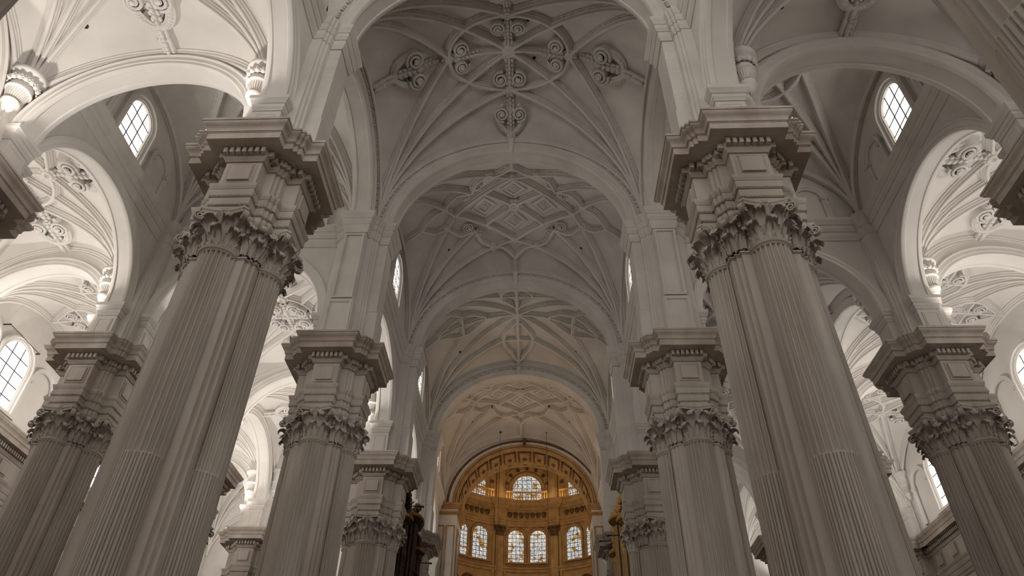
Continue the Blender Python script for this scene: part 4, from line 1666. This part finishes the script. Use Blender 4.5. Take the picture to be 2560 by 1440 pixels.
for s in (-1, 1):
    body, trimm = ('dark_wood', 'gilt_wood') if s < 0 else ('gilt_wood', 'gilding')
    t = thing('organ_case', 'dark carved organ case with gilded rings between two nave piers' if s < 0 else 'gilded carved organ case between two nave piers', 'organ', (s * 7.55, (ROWS[2] + ROWS[3]) / 2, 0), PI / 2 if s < 0 else -PI / 2)
    ob('case_body', MB().box(-3.42, 3.42, -.75, .7, 0, 16.6).box(-3.1, 3.1, -.7, .65, 16.6, 18.4).box(-1.9, 1.9, -.65, .6, 18.4, 19.8), body, t)
    ob('case_cornice', sweep_poly([(-3.42, -.75), (3.42, -.75), (3.42, .7), (-3.42, .7)], [(0, 16.2), (.06, 16.3), (.08, 16.5), (.15, 16.6), (.18, 16.8), (0, 16.9)]), trimm, t)
    ob('upper_cornice', sweep_poly([(-1.9, -.65), (1.9, -.65), (1.9, .6), (-1.9, .6)], [(0, 19.5), (.1, 19.6), (.22, 19.7), (.25, 19.9), (0, 20.0)]), trimm, t)
    for k, (x, z0, z1, r) in enumerate(((-2.68, 13.6, 17.5, .72), (2.68, 13.6, 17.5, .72), (0, 14.6, 18.6, .85))):
        tw = ob('turret', turret_mb(z0, z1, r), body, t, (x, -.75, 0))
        ob('turret_ring', lathe([(r * 1.13, z0 - .22), (r * 1.2, z0 - .1), (r * 1.13, z0 + .02)], 20, PI, 2 * PI), trimm, tw)
        ob('turret_ring', lathe([(r * 1.21, z1 + .16), (r * 1.28, z1 + .26), (r * 1.21, z1 + .38)], 20, PI, 2 * PI), trimm, tw)
        for j in range(7):
            a = PI + PI * (j + .5) / 7
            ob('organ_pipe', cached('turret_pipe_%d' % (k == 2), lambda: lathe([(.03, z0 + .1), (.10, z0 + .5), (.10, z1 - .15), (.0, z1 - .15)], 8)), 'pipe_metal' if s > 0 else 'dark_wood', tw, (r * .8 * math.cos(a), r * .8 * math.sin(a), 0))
        ob('carved_crest', (lambda m: (carve(m, 0, -.1, z1 + .75, r * .7, .4, 22), m)[1])(MB()), trimm if s > 0 else body, tw)
        ob('statue', cached('organ_statue', statue_mb, 60), trimm if s > 0 else body, tw, (0, 0, z1 + .7))
    for j in range(12):
        for sd in (-1, 1):
            ob('organ_pipe', cached('flat_pipe', lambda: lathe([(.02, 13.4), (.045, 13.8), (.045, 16.1), (0, 16.1)], 8)), 'pipe_metal' if s > 0 else 'dark_wood', t, (sd * (.98 + j * .092), -.82, 0))
    cm = MB()
    for x in np.linspace(-3.05, 3.05, 15):
        carve(cm, x, -.85, 16.9 + (1.6 if abs(x) < 2 else .5), .3, .7, 9, .16)
        carve(cm, x, -.85, 12.9, .3, .35, 6, .15)
    ob('carved_foliage', cm, trimm if s > 0 else body, t, kind='stuff')
    for sd in (-1, 1):
        wg = MB()
        for q in range(84):
            zz = random.uniform(13.0, 20.9)
            blob(wg, (sd * (2.55 - max(0, zz - 17.5) * .08 + random.uniform(-.25, .3)), -1.05 + random.uniform(-.3, .25), zz), random.uniform(.12, .27), random.uniform(.7, 1.4), .9, random.uniform(.8, 1.6), 7, 5)
        ob('carved_wing', wg, trimm if s > 0 else body, t)
        ob('statue', cached('organ_statue', statue_mb, 60), trimm if s > 0 else body, t, (sd * 2.3, -.6, 18.4), scale=(1.3, 1.3, 1.5))
        for j in range(2):
            ob('carved_volute', cached('organ_volute', lambda: volute_mb(.5, .12, 1.8, .13, .3), 40), trimm, t, (sd * (2.5 - j * .9), -.8, 17.4 + j * 1.5), rot=(PI / 2, 0, 0), scale=(sd, 1, 1))
    for x in (-2.6, 2.4):
        ob('trumpet_pipe', cached('trumpet_pipe', lambda: tube([(0, -.8, 0), (0, -1.5, -.02), (0, -2.05, -.05), (0, -2.2, -.06)], [.02, .025, .04, .075], 8)), 'iron' if s < 0 else 'iron', t, (x, 0, 18.6 if x < 0 else 17.0))

# ------------------------------------------------------------------ small things
for x, n in ((-1.94, 'dark organ'), (2.355, 'gilded organ')):
    t = thing('hanging_cable', 'thin dark cable hanging before the chancel arch on the %s side' % n, 'cable', (x, 57.2, 0))
    ob('cable', tube([(0, 0, 34.2), (0, 0, 0)], .016, 5), 'iron', t)
    ob('hook', blob(MB(), (0, 0, 34.05), .12, 1, 1, 1, 8, 5), 'iron', t)
t = thing('iron_tie_rod', 'thin iron rod above the arched window of the outer white aisle', 'rod', (-26.6, 29.3, 23.95))
ob('rod', tube([(0, -1.4, 0), (0, 1.3, 0)], .02, 6), 'iron', t)
for y in (-1.4, 1.3):
    ob('rod_bracket', MB().box(-.40, .03, y - .025, y + .025, -.03, .03), 'iron', t)

# ------------------------------------------------------------------ floodlights on the cornices
FL = [0]


def flood(x, y, power, target, color=(1, .945, .875), label='', z=19.66, size=.18):
    FL[0] += 1
    t = thing('floodlight', label, 'floodlight', (x, y, z), 0, 'floodlights on the cornices')
    d = Vector(target) - Vector((x, y, z + .25))
    rz = math.atan2(d.x, -d.y)
    ob('lamp_housing', cached('lamp_housing', lambda: MB().box(-.11, .11, -.06, .08, .06, .20).box(-.04, .04, -.03, .03, 0, .08)), 'lamp_housing', t, (0, 0, 0), rz)
    ob('lamp_lens', cached('lamp_lens', lambda: MB().box(-.09, .09, -.075, -.062, .08, .18)), 'lamp_glass', t, (0, 0, 0), rz)
    u = d.normalized()
    lamp('SPOT', 'flood_light', (x + u.x * .25, y + u.y * .25, z + .25 + u.z * .2), power, color, target, size, 165)


PW = {-1: .62, 1: .46}
for s in (-1, 1):
    xm = s * (XN + W_ / 2)
    xo = s * (XA + XO) / 2
    k = PW[s]
    # inner aisle
    for b in (-1, 1, 2, 3):
        p = {-1: 2100, 1: 2300, 2: 2300, 3: 1600}[b] * k if s < 0 else {-1: 50, 1: 80, 2: 250, 3: 250}[b]
        flood(s * (XN + 1.56), ROWS[b + 1] - 1.56, p * .5, (xm, mid(b), 26), label='floodlight on the nave pier cornice lighting the %s inner bay of the %s' % (ORD[b], AIS[s]))
        flood(s * (XA - 1.56), ROWS[b] + 1.56 if b > -1 else ROWS[0] - 1.56, p * .5, (xm, mid(b), 26), label='floodlight on the aisle pier cornice lighting the %s inner bay of the %s' % (ORD[b], AIS[s]))
    for b in (-1, 0, 1, 2, 3):
        p = {-1: 2000, 0: 2300, 1: 2000, 2: 2100, 3: 1600}[b] * k
        flood(s * (XA + 1.56), ROWS[b + 1] - 1.56, p * .5, (xo, mid(b), 26), label='floodlight on the aisle pier cornice lighting the %s outer bay of the %s' % (ORD[b], AIS[s]))
        flood(s * (XO - 1.56), ROWS[b] + 1.56 if b > -1 else ROWS[0] - 1.56, p * .5, (xo, mid(b), 26), label='floodlight on the wall pier cornice lighting the %s outer bay of the %s' % (ORD[b], AIS[s]))

# daylight entering through the windows
DAY = (1, .94, .87)
for s in (-1, 1):
    lamp('AREA', 'transept_daylight', (s * (XA - 1.1), mid(0), 29.9), 60, DAY, (s * 3, mid(0), 27), 2.0, size_y=3.2)
    for b in (1, 2, 3):
        lamp('AREA', 'clerestory_daylight', (s * (XN - 1.0), mid(b), 29.4), 10, DAY, (-s * 4, mid(b), 30), 1.8, size_y=2.6)

# added warm fill by the last pier cornices, tinting the vault amber
for s in (-1, 1):
    lamp('SPOT', 'chancel_tint_fill', (s * 5.6, ROWS[3] + 1.6, 19.9), 420, (1, .62, .32), (0, mid(3) + 1, 33), .3, 110)

# apse lamps behind the balustrade, warm
for k in (-2, -1, 0, 1, 2):
    for j in (-12, 12):
        p = ap(k * 34.5 + j, AR - 1.1, 35.0)
        lamp('POINT', 'apse_ledge_light', p, 16, (1, .74, .42), None, .3)
lamp('AREA', 'apse_warm_fill', (AX, AY, 22), 260, (1, .74, .44), (AX, AY + 4, 34), 4)  # added warm fill for the whole apse, no fixture hangs here
lamp('AREA', 'apse_wall_fill', (AX, AY - 1, 36), 160, (1, .74, .44), (AX, AY + 9, 31), 3)  # second added fill, aimed down at the back wall
